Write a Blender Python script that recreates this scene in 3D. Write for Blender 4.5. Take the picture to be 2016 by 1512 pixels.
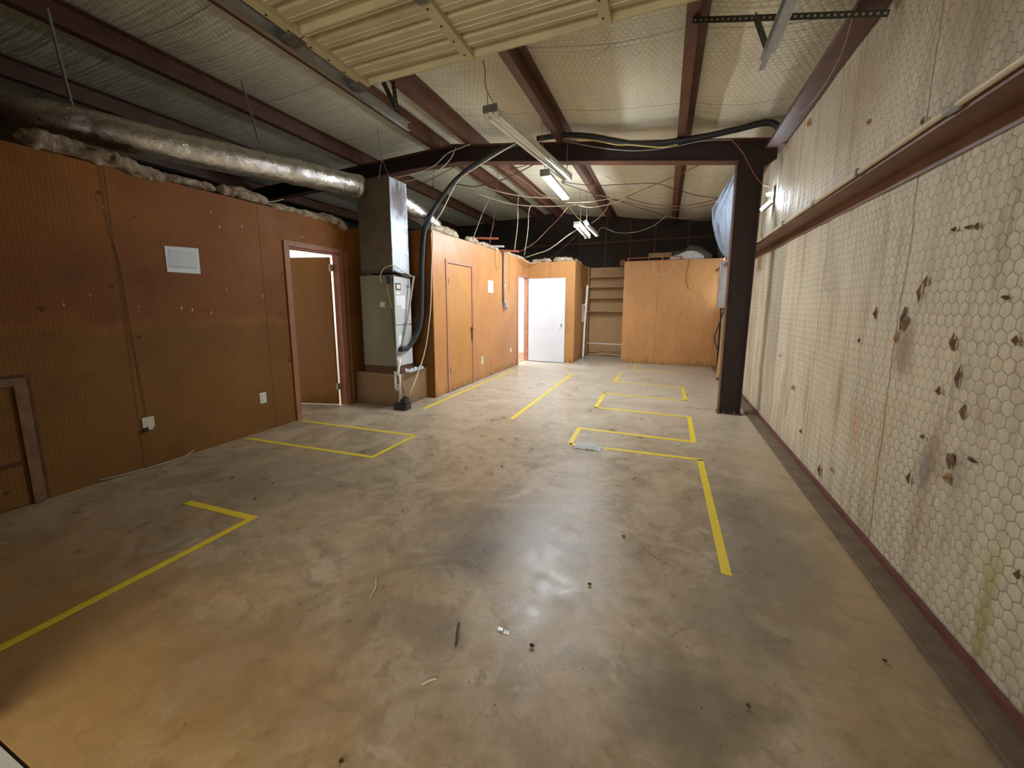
import bpy, bmesh, math, random
from mathutils import Vector, noise, Matrix

S = bpy.context.scene
for o in list(bpy.data.objects):
    bpy.data.objects.remove(o)
random.seed(7)
COL = S.collection

# ------------------------------------------------------------------ camera
cam_d = bpy.data.cameras.new('camera')
cam_d.sensor_fit = 'HORIZONTAL'
cam_d.sensor_width = 36.0
cam_d.lens = 36.0 * 757.7 / 2016.0
cam_d.shift_y = -(756 - 707) / 2016.0
cam_d.clip_start = 0.02
cam = bpy.data.objects.new('camera', cam_d)
COL.objects.link(cam)
cam.location = (0, 0, 1.40)
cam.rotation_euler = (math.radians(90) - math.atan(106.8 / 757.7), 0, math.radians(21.48))
S.camera = cam

# ------------------------------------------------------------------ world, lights, exposure
S.view_settings.view_transform = 'Standard'
S.view_settings.look = 'None'
S.view_settings.exposure = 0.17
S.view_settings.gamma = 1.0
S.view_settings.use_curve_mapping = False
W = bpy.data.worlds.new('world')
S.world = W
W.use_nodes = True
W.node_tree.nodes['Background'].inputs[0].default_value = (0.62, 0.72, 0.85, 1)
W.node_tree.nodes['Background'].inputs[1].default_value = 0.35


def area(name, loc, rot, sx, sy, power, color, spread=180):
    l = bpy.data.lights.new(name, 'AREA')
    l.shape = 'RECTANGLE'
    l.size, l.size_y = sx, sy
    l.energy = power
    l.color = color
    l.spread = math.radians(spread)
    o = bpy.data.objects.new(name, l)
    o.location = loc
    o.rotation_euler = [math.radians(a) for a in rot]
    COL.objects.link(o)
    return o


# daylight entering through the open overhead door behind the photographer
area('doorway_daylight', (-0.8, -2.6, 1.8), (97, 0, 0), 3.4, 2.6, 155, (1.0, 0.91, 0.76))
# lamps in the two lit rooms behind the partitions
area('office_ceiling_lamp', (-5.3, 4.55, 2.36), (0, 0, 0), 1.2, 0.5, 55, (1.0, 0.95, 0.92))
area('rear_office_ceiling_lamp', (-4.3, 8.9, 2.36), (0, 0, 0), 1.2, 1.2, 85, (0.97, 0.98, 1.0))


XL, XR, XP = -4.11, 1.18, -3.17      # left wall, right wall, partition face


# ------------------------------------------------------------------ node helpers
class T:
    def __init__(s, name):
        s.m = bpy.data.materials.new(name)
        s.m.use_nodes = True
        s.t = s.m.node_tree
        s.t.nodes.clear()
        s.out = s.t.nodes.new('ShaderNodeOutputMaterial')
        s.geo = None

    def n(s, typ, ins=None, **kw):
        nd = s.t.nodes.new('ShaderNode' + typ)
        for k, v in kw.items():
            setattr(nd, k, v)
        for k, v in (ins or {}).items():
            if isinstance(v, bpy.types.NodeSocket):
                s.t.links.new(v, nd.inputs[k])
            else:
                if isinstance(v, (tuple, list)) and len(v) == 3 and nd.inputs[k].type == 'RGBA':
                    v = (*v, 1)
                nd.inputs[k].default_value = v
        return nd

    def pos(s):
        if s.geo is None:
            s.geo = s.n('NewGeometry').outputs['Position']
        return s.geo

    def obj(s):
        return s.n('TexCoord').outputs['Object']

    def math(s, op, a, b=0.0, c=0.0, clamp=False):
        nd = s.n('Math', {0: a, 1: b, 2: c}, operation=op)
        nd.use_clamp = clamp
        return nd.outputs[0]

    def vec(s, op, a, b=None, scale=None):
        ins = {0: a}
        if b is not None:
            ins[1] = b
        if scale is not None:
            ins['Scale'] = scale
        nd = s.n('VectorMath', ins, operation=op)
        return nd.outputs['Value'] if op in ('DOT_PRODUCT', 'LENGTH') else nd.outputs[0]

    def noise(s, v, scale, detail=4, rough=0.55, dist=0.0, out=0):
        return s.n('TexNoise', {'Vector': v, 'Scale': scale, 'Detail': detail, 'Roughness': rough, 'Distortion': dist}).outputs[out]

    def ramp(s, fac, stops, interp='LINEAR'):
        nd = s.n('ValToRGB', {0: fac})
        cr = nd.color_ramp
        cr.interpolation = interp
        while len(cr.elements) < len(stops):
            cr.elements.new(0.5)
        for e, (p, c) in zip(cr.elements, stops):
            e.position = p
            e.color = (*c, 1) if isinstance(c, tuple) else (c, c, c, 1)
        return nd.outputs[0]

    def mix(s, f, a, b, mode='MIX'):
        nd = s.n('Mix', data_type='RGBA', blend_type=mode)
        for k, v in ((0, f), (6, a), (7, b)):
            if isinstance(v, bpy.types.NodeSocket):
                s.t.links.new(v, nd.inputs[k])
            else:
                nd.inputs[k].default_value = (*v, 1) if isinstance(v, (tuple, list)) else v
        return nd.outputs[2]

    def map(s, v, a, b, c=0.0, d=1.0):
        return s.n('MapRange', {0: v, 1: a, 2: b, 3: c, 4: d}, clamp=True).outputs[0]

    def scale(s, v, sc):
        return s.n('Mapping', {'Vector': v, 'Scale': sc}).outputs[0]

    def sep(s, v):
        return s.n('SeparateXYZ', {0: v}).outputs

    def comb(s, x, y, z=0.0):
        return s.n('CombineXYZ', {0: x, 1: y, 2: z}).outputs[0]

    def bump(s, h, dist=0.01, strength=1.0, normal=None):
        ins = {'Height': h, 'Distance': dist, 'Strength': strength}
        if normal is not None:
            ins['Normal'] = normal
        return s.n('Bump', ins).outputs[0]

    def bsdf(s, color, rough=0.6, metal=0.0, normal=None, spec=0.5, **kw):
        ins = {'Base Color': color, 'Roughness': rough, 'Metallic': metal, 'Specular IOR Level': spec}
        if normal is not None:
            ins['Normal'] = normal
        ins.update(kw)
        b = s.n('BsdfPrincipled', ins)
        s.t.links.new(b.outputs[0], s.out.inputs[0])
        return s.m


def plain(name, col, rough=0.6, metal=0.0, var=0.15, scale=9.0, bump=0.0, spec=0.5):
    t = T(name)
    v = t.noise(t.pos(), scale, 5)
    f = t.map(v, 0.3, 0.7)
    c = t.mix(f, tuple(x * (1 - var) for x in col), tuple(min(1, x * (1 + var)) for x in col))
    nr = t.bump(v, bump, 1.0) if bump else None
    return t.bsdf(c, rough, metal, nr, spec)


def hexcell(t, u, v, size, warp=0.25):
    """distance from the nearest wire of hexagonal netting, 0 on the wire to .5 in a cell's middle"""
    p = t.comb(u, v)
    w = t.vec('SUBTRACT', t.n('TexNoise', {'Vector': p, 'Scale': 6.0, 'Detail': 2}).outputs[1], (0.5, 0.5, 0.5))
    p = t.vec('ADD', t.vec('SCALE', p, scale=1.0 / size), t.vec('SCALE', w, scale=warp))
    p = t.vec('ADD', p, (400.0, 400 * 1.7320508, 0.0))
    q = t.sep(p)
    p = t.comb(q[0], q[1])
    r = (1.0, 1.7320508, 1.0)
    h = (0.5, 0.8660254, 0.0)
    a = t.vec('SUBTRACT', t.vec('MODULO', p, r), h)
    b = t.vec('SUBTRACT', t.vec('MODULO', t.vec('SUBTRACT', p, h), r), h)
    sel = t.math('LESS_THAN', t.vec('DOT_PRODUCT', a, a), t.vec('DOT_PRODUCT', b, b))
    g = t.n('Mix', data_type='VECTOR')
    t.t.links.new(sel, g.inputs[0])
    t.t.links.new(b, g.inputs[4])
    t.t.links.new(a, g.inputs[5])
    s = t.sep(g.outputs[1])
    ax = t.math('ABSOLUTE', s[0])
    ay = t.math('ABSOLUTE', s[1])
    d = t.math('MAXIMUM', ax, t.math('ADD', t.math('MULTIPLY', ax, 0.5), t.math('MULTIPLY', ay, 0.8660254)))
    return t.math('SUBTRACT', 0.5, d)


# ------------------------------------------------------------------ materials
def mat_floor():
    t = T('stained_concrete')
    p = t.pos()
    s = t.sep(p)
    ps = t.scale(p, (1.0, 1.0, 1.0))
    n1 = t.noise(ps, 0.75, 8, 0.62, 0.6)
    n2 = t.noise(ps, 2.6, 9, 0.68, 1.2)
    n3 = t.noise(ps, 11.0, 8, 0.7, 0.5)
    n4 = t.noise(ps, 60.0, 4, 0.7)
    n23 = t.math('ADD', t.math('MULTIPLY', n2, 0.62), t.math('MULTIPLY', n3, 0.38))
    base = t.ramp(n23, [(0.30, (0.200, 0.145, 0.088)), (0.45, (0.345, 0.265, 0.170)), (0.55, (0.430, 0.345, 0.232)), (0.68, (0.52, 0.435, 0.31))])
    tan = t.ramp(n3, [(0.3, (0.26, 0.165, 0.075)), (0.7, (0.50, 0.33, 0.155))])
    f = t.math('MULTIPLY', t.map(s[1], 3.4, 1.0), t.map(t.noise(ps, 1.4, 6, 0.6, 1.0), 0.38, 0.6), clamp=True)
    c = t.mix(t.math('MULTIPLY', f, 0.75), base, tan)
    # trowelled patches with fairly crisp borders
    n5 = t.noise(ps, 1.7, 10, 0.62, 1.8)
    n6 = t.noise(t.vec('ADD', ps, (7.3, 2.1, 0.0)), 3.6, 9, 0.66, 1.4)
    c = t.mix(t.map(n5, 0.50, 0.56, 0, 0.42), c, (0.215, 0.155, 0.085))
    c = t.mix(t.map(n6, 0.57, 0.62, 0, 0.45), c, (0.50, 0.40, 0.26))
    c = t.mix(t.map(n6, 0.42, 0.37, 0, 0.50), c, (0.165, 0.135, 0.085))
    # long tan deposit beside the right wall
    rw = t.math('MULTIPLY', t.map(s[0], 0.45, 0.85), t.map(t.noise(ps, 2.2, 5), 0.35, 0.62))
    c = t.mix(t.math('MULTIPLY', rw, 0.8), c, t.mix(n3, (0.30, 0.205, 0.10), (0.50, 0.365, 0.19)))
    # rusty blotches on the left foreground
    orange = t.math('MULTIPLY', t.map(s[0], -0.5, -1.5), t.math('MULTIPLY', t.map(s[1], 1.25, 0.7), t.map(n1, 0.35, 0.6)))
    c = t.mix(t.math('MULTIPLY', orange, 0.85), c, t.mix(n3, (0.30, 0.155, 0.045), (0.52, 0.29, 0.088)))
    # paler, greyer mix toward the rear
    pale = t.math('MULTIPLY', t.map(s[1], 3.0, 6.5), t.map(n3, 0.2, 0.7, 0.5, 1.0))
    c = t.mix(t.math('MULTIPLY', pale, 0.75), c, t.mix(t.map(n2, 0.35, 0.65), (0.42, 0.39, 0.32), (0.62, 0.585, 0.50)))

    # dark oil stains with shapes of their own
    def blot(x, y, rx, ry, amt, col):
        nonlocal c
        d = t.vec('LENGTH', t.vec('MULTIPLY', t.vec('SUBTRACT', p, (x, y, 0)), (1 / rx, 1 / ry, 0)))
        d = t.math('ADD', d, t.math('MULTIPLY', t.math('SUBTRACT', t.noise(ps, 3.5, 8, 0.65), 0.5), 1.9))
        c = t.mix(t.math('MULTIPLY', t.map(d, 1.05, 0.35), amt), c, col)
    blot(-0.90, 2.05, 0.62, 0.55, 0.55, (0.15, 0.135, 0.115))
    blot(-0.95, 1.80, 0.30, 0.16, 0.55, (0.11, 0.10, 0.085))
    blot(-0.93, 1.30, 0.22, 0.14, 0.45, (0.16, 0.12, 0.09))
    blot(0.62, 2.6, 0.32, 1.0, 0.60, (0.155, 0.14, 0.115))
    blot(0.30, 1.75, 0.28, 0.45, 0.45, (0.15, 0.13, 0.085))
    blot(0.15, 1.30, 0.32, 0.28, 0.60, (0.12, 0.105, 0.07))
    blot(-0.3, 1.0, 0.5, 0.25, 0.40, (0.20, 0.135, 0.07))
    blot(-2.9, 2.1, 1.1, 0.9, 0.30, (0.17, 0.155, 0.12))
    blot(-1.5, 0.85, 0.6, 0.3, 0.40, (0.22, 0.13, 0.06))
    sp = t.math('MULTIPLY', t.map(n3, 0.60, 0.72), t.map(n1, 0.40, 0.60))
    c = t.mix(t.math('MULTIPLY', sp, 0.40), c, (0.11, 0.095, 0.075))
    c = t.mix(t.map(n4, 0.35, 0.75, 0.0, 0.22), c, (0.16, 0.12, 0.08))
    v = t.n('TexVoronoi', {'Vector': ps, 'Scale': 7.0}, feature='F1').outputs[0]
    c = t.mix(t.map(v, 0.045, 0.02, 0, 0.8), c, (0.05, 0.035, 0.025))
    rough = t.math('ADD', t.map(n2, 0.3, 0.7, 0.24, 0.44), t.map(n3, 0.3, 0.7, -0.05, 0.10))
    h = t.math('ADD', t.math('MULTIPLY', n3, 0.5), t.math('MULTIPLY', n4, 0.15))
    return t.bsdf(c, rough, 0, t.bump(h, 0.006, 0.6), 0.5)


def mat_insul(name, axes, base, dark, size=0.055, seams=1.2, off=50.0, wk=0.5, sk=0.75, spots=()):
    t = T(name)
    p = t.pos()
    s = t.sep(p)
    u, v = s[axes[0]], s[axes[1]]
    d = hexcell(t, u, t.math('MULTIPLY', v, 0.93), size)
    wire = t.map(d, 0.018, 0.075, 1.0, 0.0)
    pillow = t.map(d, 0.0, 0.34)
    pillow = t.math('POWER', pillow, 0.6)
    big = t.noise(p, 1.2, 5, 0.6)
    # grime streaks running down (or across) the sheet
    st = t.noise(t.comb(t.math('MULTIPLY', u, 5.0), t.math('MULTIPLY', v, 0.55), 0.0), 1.6, 6, 0.65, 0.3)
    c = t.mix(t.map(big, 0.3, 0.7), base, tuple(x * 0.86 for x in base))
    c = t.mix(t.map(st, 0.48, 0.68, 0, sk), c, dark)
    patch = t.noise(p, 3.0, 7, 0.7, 0.8)
    c = t.mix(t.map(patch, 0.60, 0.74, 0, 0.5), c, tuple(x * 0.55 for x in dark))
    c = t.mix(t.math('MULTIPLY', wire, t.map(t.noise(p, 2.0, 4), 0.3, 0.7, wk * 0.6, wk * 1.25)), c, tuple(x * 0.45 for x in dark))
    for y0, z0, ry, rz, amt, cc in spots:
        dd = t.vec('LENGTH', t.vec('MULTIPLY', t.vec('SUBTRACT', p, (XR, y0, z0)), (0, 1 / ry, 1 / rz)))
        dd = t.math('ADD', dd, t.math('MULTIPLY', t.math('SUBTRACT', t.noise(p, 9.0, 6, 0.65), 0.5), 1.3))
        c = t.mix(t.map(dd, 1.1, 0.4, 0, amt), c, cc)
    # lap seams
    sx = t.math('ADD', u if seams > 0 else v, t.math('MULTIPLY', t.math('SUBTRACT', t.noise(p, 1.3, 4), 0.5), 0.12))
    m = t.math('ABSOLUTE', t.math('SUBTRACT', t.math('FRACT', t.math('DIVIDE', t.math('ADD', sx, off), abs(seams))), 0.5))
    line = t.map(m, 0.492, 0.498)
    c = t.mix(t.math('MULTIPLY', line, 0.55), c, tuple(x * 0.25 for x in dark))
    h = t.math('ADD', t.math('MULTIPLY', pillow, 0.5), t.math('MULTIPLY', line, -0.6))
    n1 = t.bump(h, 0.008, 0.9)
    fold = t.noise(t.comb(t.math('MULTIPLY', u, 3.0 if seams > 0 else 0.5), t.math('MULTIPLY', v, 0.4 if seams > 0 else 4.0), 0.0), 2.0, 4, 0.55)
    n2 = t.bump(fold, 0.10 if seams > 0 else 0.035, 0.8, n1)
    return t.bsdf(c, 0.55, 0, n2, 0.35)


def mat_pegboard(name='brown_pegboard', lower=True):
    t = T(name)
    p = t.pos()
    s = t.sep(p)
    n1 = t.noise(p, 0.9, 7, 0.6, 0.4)
    n2 = t.noise(p, 5.0, 7, 0.65)
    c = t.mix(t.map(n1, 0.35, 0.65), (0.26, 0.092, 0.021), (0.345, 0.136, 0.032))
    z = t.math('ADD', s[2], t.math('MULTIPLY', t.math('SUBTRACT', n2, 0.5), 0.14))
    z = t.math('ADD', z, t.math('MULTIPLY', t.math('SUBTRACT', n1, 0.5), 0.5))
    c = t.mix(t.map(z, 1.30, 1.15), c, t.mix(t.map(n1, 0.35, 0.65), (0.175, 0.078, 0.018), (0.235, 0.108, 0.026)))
    # darker reddish band; the fade at its top paints in light
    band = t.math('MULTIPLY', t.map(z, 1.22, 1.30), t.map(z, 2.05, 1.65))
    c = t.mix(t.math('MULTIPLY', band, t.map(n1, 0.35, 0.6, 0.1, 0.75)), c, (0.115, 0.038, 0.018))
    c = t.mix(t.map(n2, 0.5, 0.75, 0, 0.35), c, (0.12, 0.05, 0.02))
    # panel joints every 4 feet
    m = t.math('ABSOLUTE', t.math('SUBTRACT', t.math('FRACT', t.math('DIVIDE', t.math('ADD', s[1], 0.66), 1.22)), 0.5))
    c = t.mix(t.map(m, 0.495, 0.4985, 0, 0.7), c, (0.06, 0.022, 0.010))
    # one inch grid of holes
    fu = t.math('SUBTRACT', t.math('FRACT', t.math('DIVIDE', s[1], 0.0254)), 0.5)
    fv = t.math('SUBTRACT', t.math('FRACT', t.math('DIVIDE', s[2], 0.0254)), 0.5)
    d = t.math('SQRT', t.math('ADD', t.math('MULTIPLY', fu, fu), t.math('MULTIPLY', fv, fv)))
    hole = t.map(d, 0.14, 0.11)
    c = t.mix(t.math('MULTIPLY', hole, 0.85), c, (0.02, 0.010, 0.006))
    # paint flecks and scratches
    vo = t.n('TexVoronoi', {'Vector': t.scale(p, (1, 8.0, 3.0)), 'Scale': 2.0}, feature='F1').outputs[0]
    fz = t.math('MAXIMUM', t.math('MULTIPLY', t.map(s[2], 2.05, 2.12), t.map(s[2], 2.36, 2.25)), t.math('MULTIPLY', t.map(s[2], 1.25, 1.35), t.map(s[2], 1.62, 1.50)))
    fl = t.math('MULTIPLY', t.map(vo, 0.11, 0.06), fz)
    c = t.mix(t.math('MULTIPLY', fl, t.map(n2, 0.35, 0.5, 0, 0.85)), c, (0.66, 0.54, 0.40))
    vd = t.n('TexVoronoi', {'Vector': p, 'Scale': 3.1}, feature='F1').outputs[0]
    c = t.mix(t.map(vd, 0.075, 0.045, 0, 0.7), c, (0.05, 0.02, 0.010))
    return t.bsdf(c, t.map(n2, 0.3, 0.7, 0.48, 0.68), 0, t.bump(t.math('SUBTRACT', 1.0, hole), 0.002, 0.5), 0.2)


def mat_hardboard(name, a, b, rough=0.5, stain=0.4, jx=None):
    t = T(name)
    p = t.pos()
    n1 = t.noise(t.scale(p, (1, 1, 0.5)), 1.3, 7, 0.6, 0.5)
    n2 = t.noise(t.scale(p, (3, 3, 0.8)), 5.0, 7, 0.65)
    n3 = t.noise(p, 60.0, 3)
    c = t.mix(t.map(n1, 0.33, 0.67), a, b)
    c = t.mix(t.map(n2, 0.52, 0.75, 0, stain), c, tuple(x * 0.42 for x in a))
    c = t.mix(t.map(n3, 0.4, 0.8, 0, 0.2), c, tuple(x * 0.5 for x in a))
    s = t.sep(p)
    if jx is not None:
        ax, off = jx
        m = t.math('ABSOLUTE', t.math('SUBTRACT', t.math('FRACT', t.math('DIVIDE', t.math('ADD', s[ax], off), 1.22)), 0.5))
        c = t.mix(t.map(m, 0.4955, 0.4985, 0, 0.6), c, tuple(x * 0.25 for x in a))
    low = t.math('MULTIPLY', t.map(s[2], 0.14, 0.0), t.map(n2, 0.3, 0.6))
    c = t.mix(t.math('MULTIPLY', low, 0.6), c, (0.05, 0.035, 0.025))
    return t.bsdf(c, rough, 0, t.bump(n2, 0.004, 0.3), 0.4)


def mat_foil():
    t = T('silver_foil')
    p = t.pos()
    v = t.n('TexVoronoi', {'Vector': t.scale(p, (6, 3.0, 6)), 'Scale': 2.2}, feature='SMOOTH_F1').outputs[0]
    n = t.noise(p, 14.0, 6, 0.7, 0.5)
    h = t.math('ADD', t.math('MULTIPLY', v, 0.6), t.math('MULTIPLY', n, 0.4))
    c = t.mix(t.map(n, 0.35, 0.7), (0.93, 0.92, 0.90), (0.72, 0.70, 0.66))
    h = t.math('ADD', h, t.math('MULTIPLY', t.noise(t.scale(p, (1, 0.5, 1)), 45.0, 4, 0.6, 1.5), 0.22))
    return t.bsdf(c, t.map(n, 0.3, 0.7, 0.20, 0.38), 1.0, t.bump(h, 0.022, 0.7))


def mat_perf(a, b):
    """dark angle iron with a row of punched holes along the line a-b"""
    t = T('perforated_angle')
    a, b = Vector(a), Vector(b)
    d = (b - a).normalized()
    q = t.vec('SUBTRACT', t.pos(), tuple(a))
    u = t.vec('DOT_PRODUCT', q, tuple(d))
    r = t.vec('LENGTH', t.vec('SUBTRACT', q, t.vec('SCALE', tuple(d), scale=u)))
    fu = t.math('MULTIPLY', t.math('SUBTRACT', t.math('FRACT', t.math('DIVIDE', u, 0.036)), 0.5), 0.036)
    rr = t.math('SQRT', t.math('ADD', t.math('MULTIPLY', fu, fu), t.math('MULTIPLY', r, r)))
    c = t.mix(t.map(rr, 0.009, 0.007), (0.10, 0.09, 0.075), (0.60, 0.55, 0.42))
    return t.bsdf(c, 0.5, 0.3)


def mat_emit(name, col, strength):
    t = T(name)
    e = t.n('Emission', {0: (*col, 1), 1: strength})
    t.t.links.new(e.outputs[0], t.out.inputs[0])
    return t.m


def mat_wood(name, a, b):
    t = T(name)
    p = t.obj()
    n = t.noise(t.scale(t.pos(), (14, 3, 14)), 2.0, 6, 0.6, 0.6)
    return t.bsdf(t.mix(t.map(n, 0.3, 0.7), a, b), 0.65, 0, t.bump(n, 0.003, 0.4), 0.3)


def mat_plenum():
    t = T('duct_sheet_metal')
    p = t.pos()
    n = t.noise(p, 4.0, 6, 0.6)
    c = t.mix(t.map(n, 0.3, 0.7), (0.40, 0.47, 0.54), (0.58, 0.64, 0.70))
    d = t.vec('LENGTH', t.vec('MULTIPLY', t.vec('SUBTRACT', p, (-3.38, 4.45, 2.78)), (0.0, 4.2, 3.2)))
    d = t.math('ADD', d, t.math('MULTIPLY', t.math('SUBTRACT', t.noise(t.scale(p, (1, 2.5, 0.6)), 8.0, 6, 0.6), 0.5), 1.6))
    c = t.mix(t.map(d, 1.0, 0.45, 0, 0.92), c, (0.12, 0.095, 0.085))
    return t.bsdf(c, 0.45, 0.25, t.bump(n, 0.004, 0.4))


def mat_batt():
    t = T('loose_insulation_paper')
    p = t.pos()
    n = t.noise(p, 9.0, 8, 0.7, 0.6)
    n2 = t.noise(p, 30.0, 5, 0.7)
    c = t.ramp(n, [(0.30, (0.07, 0.048, 0.030)), (0.45, (0.30, 0.225, 0.15)), (0.56, (0.50, 0.42, 0.31)), (0.75, (0.70, 0.64, 0.53))])
    return t.bsdf(c, 0.75, 0, t.bump(t.math('ADD', n, t.math('MULTIPLY', n2, 0.3)), 0.03, 0.8), 0.25)


def mat_plastic(name, col=(0.85, 0.88, 0.92), alpha=0.55, rough=0.18):
    t = T(name)
    p = t.pos()
    n = t.noise(t.scale(p, (3, 3, 1)), 7.0, 7, 0.7, 1.0)
    b = t.n('BsdfPrincipled', {'Base Color': (*col, 1), 'Roughness': rough, 'Normal': t.bump(n, 0.05, 0.8), 'Specular IOR Level': 0.8,
                               'Alpha': t.map(n, 0.3, 0.7, alpha, min(1, alpha + 0.35))})
    t.t.links.new(b.outputs[0], t.out.inputs[0])
    return t.m


M = {}
M['floor'] = mat_floor()
M['wall_ins'] = mat_insul('wall_insulation_netting', (1, 2), (0.70, 0.62, 0.455), (0.36, 0.275, 0.165), 0.055, 1.17, 49.94, 0.50, 0.75,
    [(3.02, 0.62, 0.07, 0.20, 0.6, (0.50, 0.27, 0.13)), (2.70, 0.55, 0.06, 0.5, 0.45, (0.42, 0.30, 0.16)), (2.31, 0.62, 0.06, 0.16, 0.7, (0.22, 0.20, 0.19)), (2.15, 0.70, 0.14, 0.12, 0.5, (0.33, 0.29, 0.22)),
     (1.86, 0.25, 0.05, 0.35, 0.6, (0.36, 0.30, 0.08)), (2.62, 1.15, 0.10, 0.16, 0.6, (0.22, 0.14, 0.06)), (2.27, 0.72, 0.05, 0.22, 0.55, (0.24, 0.16, 0.06)), (5.2, 1.2, 0.22, 1.4, 0.40, (0.28, 0.25, 0.21)), (4.6, 0.8, 0.10, 1.2, 0.30, (0.30, 0.24, 0.16)), (5.40, 3.19, 0.12, 0.12, 0.7, (0.36, 0.20, 0.04)), (6.4, 1.0, 0.2, 1.6, 0.4, (0.30, 0.24, 0.17)), (3.6, 2.75, 0.5, 0.4, 0.45, (0.36, 0.27, 0.16)), (2.4, 2.7, 0.3, 0.5, 0.4, (0.34, 0.26, 0.15))])
M['roof_ins'] = mat_insul('roof_insulation_netting', (0, 1), (0.80, 0.76, 0.58), (0.50, 0.46, 0.32), 0.055, -1.25, 50.0, 0.40, 0.3)
M['peg'] = mat_pegboard()
M['hard'] = mat_hardboard('orange_brown_hardboard', (0.41, 0.180, 0.062), (0.54, 0.255, 0.092), 0.40, 0.35, (1, 0.1))
M['hard2'] = mat_hardboard('rear_hardboard', (0.42, 0.20, 0.068), (0.53, 0.265, 0.092), 0.5, 0.4, (0, 0.18))
M['hard3'] = mat_hardboard('shelf_board', (0.42, 0.26, 0.12), (0.52, 0.33, 0.16), 0.6, 0.3)
M['door_brown'] = mat_hardboard('brown_slab_door', (0.22, 0.092, 0.010), (0.27, 0.118, 0.015), 0.45, 0.2)
M['door_tan'] = mat_hardboard('tan_slab_door', (0.44, 0.205, 0.062), (0.54, 0.265, 0.09), 0.42, 0.25)
M['trim_pk'] = plain('faded_door_trim', (0.42, 0.20, 0.115), 0.5)
M['trim_rb'] = plain('reddish_door_trim', (0.34, 0.145, 0.075), 0.5)
M['steel'] = plain('red_oxide_steel', (0.115, 0.047, 0.026), 0.5, 0, 0.25, 6, 0.002)
M['steel_dk'] = plain('shaded_dark_steel', (0.026, 0.0095, 0.0075), 0.65, 0, 0.25, 6, 0.002)  # darker copy of frame steel, shade painted in; also plain dark hardware
M['galv'] = plain('galvanised_steel', (0.50, 0.52, 0.53), 0.35, 0.9, 0.12, 20)
M['galv_dk'] = plain('weathered_perforated_steel', (0.16, 0.145, 0.13), 0.5, 0.5, 0.2, 20)
M['plenum'] = mat_plenum()
M['board'] = plain('duct_board', (0.125, 0.10, 0.062), 0.7, 0, 0.2, 6)
M['ahu'] = plain('shaded_cabinet_paint', (0.19, 0.175, 0.105), 0.42, 0, 0.08, 3)  # cabinet colour darkened to paint in shade on the front
M['ahu_side'] = plain('lit_cabinet_paint', (0.50, 0.52, 0.52), 0.4, 0, 0.06, 3)  # lighter copy of the cabinet colour, painting in the lit side
M['black'] = plain('black_rubber', (0.018, 0.018, 0.020), 0.5, 0, 0.3, 30)
M['blackp'] = plain('black_plastic', (0.022, 0.022, 0.024), 0.35)
M['white'] = plain('white_paint', (0.64, 0.67, 0.72), 0.45, 0, 0.04, 4)
M['roomw'] = plain('white_room_wall', (0.86, 0.84, 0.82), 0.7, 0, 0.02, 2)
M['cream'] = plain('cream_plastic', (0.66, 0.60, 0.45), 0.45)
M['pvc'] = plain('white_pvc', (0.78, 0.76, 0.72), 0.35, 0, 0.08, 12)
M['conduit'] = plain('painted_conduit', (0.60, 0.52, 0.36), 0.45, 0, 0.12, 8)
M['paper'] = plain('white_paper', (0.80, 0.82, 0.84), 0.7, 0, 0.02, 20)
M['print'] = plain('faint_printing', (0.62, 0.66, 0.70), 0.7)
M['ink'] = plain('printed_lines', (0.25, 0.27, 0.30), 0.7)
M['navy'] = plain('blue_badge', (0.02, 0.05, 0.16), 0.4)
M['ohd'] = plain('ivory_door_paint', (0.47, 0.41, 0.235), 0.5, 0, 0.12, 5)
M['tape'] = plain('yellow_floor_tape', (0.74, 0.56, 0.035), 0.45, 0, 0.10, 25)
M['ply'] = mat_hardboard('aged_plywood', (0.235, 0.145, 0.07), (0.30, 0.19, 0.10), 0.6, 0.2)
M['hatchwood'] = plain('grimy_brown_lumber', (0.20, 0.105, 0.045), 0.6, 0, 0.3, 12)
M['wood'] = mat_wood('raw_lumber', (0.42, 0.25, 0.12), (0.60, 0.40, 0.20))
M['wood_dk'] = mat_wood('dark_lumber', (0.06, 0.028, 0.014), (0.13, 0.06, 0.03))
M['redwood'] = mat_wood('reddish_lumber', (0.30, 0.085, 0.04), (0.42, 0.15, 0.07))
M['foil'] = mat_foil()
M['batt'] = mat_batt()
M['plastic'] = mat_plastic('clear_sheeting')
M['plastic_b'] = mat_plastic('grey_bag_plastic', (0.17, 0.145, 0.115), 0.85, 0.3)
M['wire_w'] = plain('cream_cable', (0.62, 0.54, 0.40), 0.5)
M['wire_b'] = plain('dark_cable', (0.045, 0.03, 0.028), 0.5)
M['wire_br'] = plain('brown_cable', (0.22, 0.12, 0.07), 0.5)
M['wire_r'] = plain('red_brown_cable', (0.24, 0.075, 0.05), 0.5)
M['wire_g'] = plain('grey_cable', (0.34, 0.33, 0.31), 0.5)
M['wire_y'] = plain('yellow_cable', (0.62, 0.46, 0.16), 0.5)
M['wire_s'] = plain('steel_wire', (0.40, 0.38, 0.35), 0.4, 0.8)
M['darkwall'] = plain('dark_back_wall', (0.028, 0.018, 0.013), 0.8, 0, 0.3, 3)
M['farwall'] = plain('shaded_side_wall', (0.03, 0.03, 0.026), 0.8, 0, 0.3, 2)  # near-black base colour paints in the unlit side bay
M['curb'] = plain('dirty_curb', (0.155, 0.110, 0.066), 0.8, 0, 0.25, 12, 0.004)
M['redangle'] = plain('rusty_base_angle', (0.15, 0.05, 0.038), 0.6, 0, 0.3, 10, 0.002)
M['apron'] = plain('outside_concrete', (0.46, 0.44, 0.36), 0.85, 0, 0.1, 10)
M['led'] = mat_emit('led_diffuser', (0.88, 0.94, 1.0), 270)
M['led2'] = mat_emit('led_tube', (0.80, 0.88, 1.0), 110)
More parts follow.
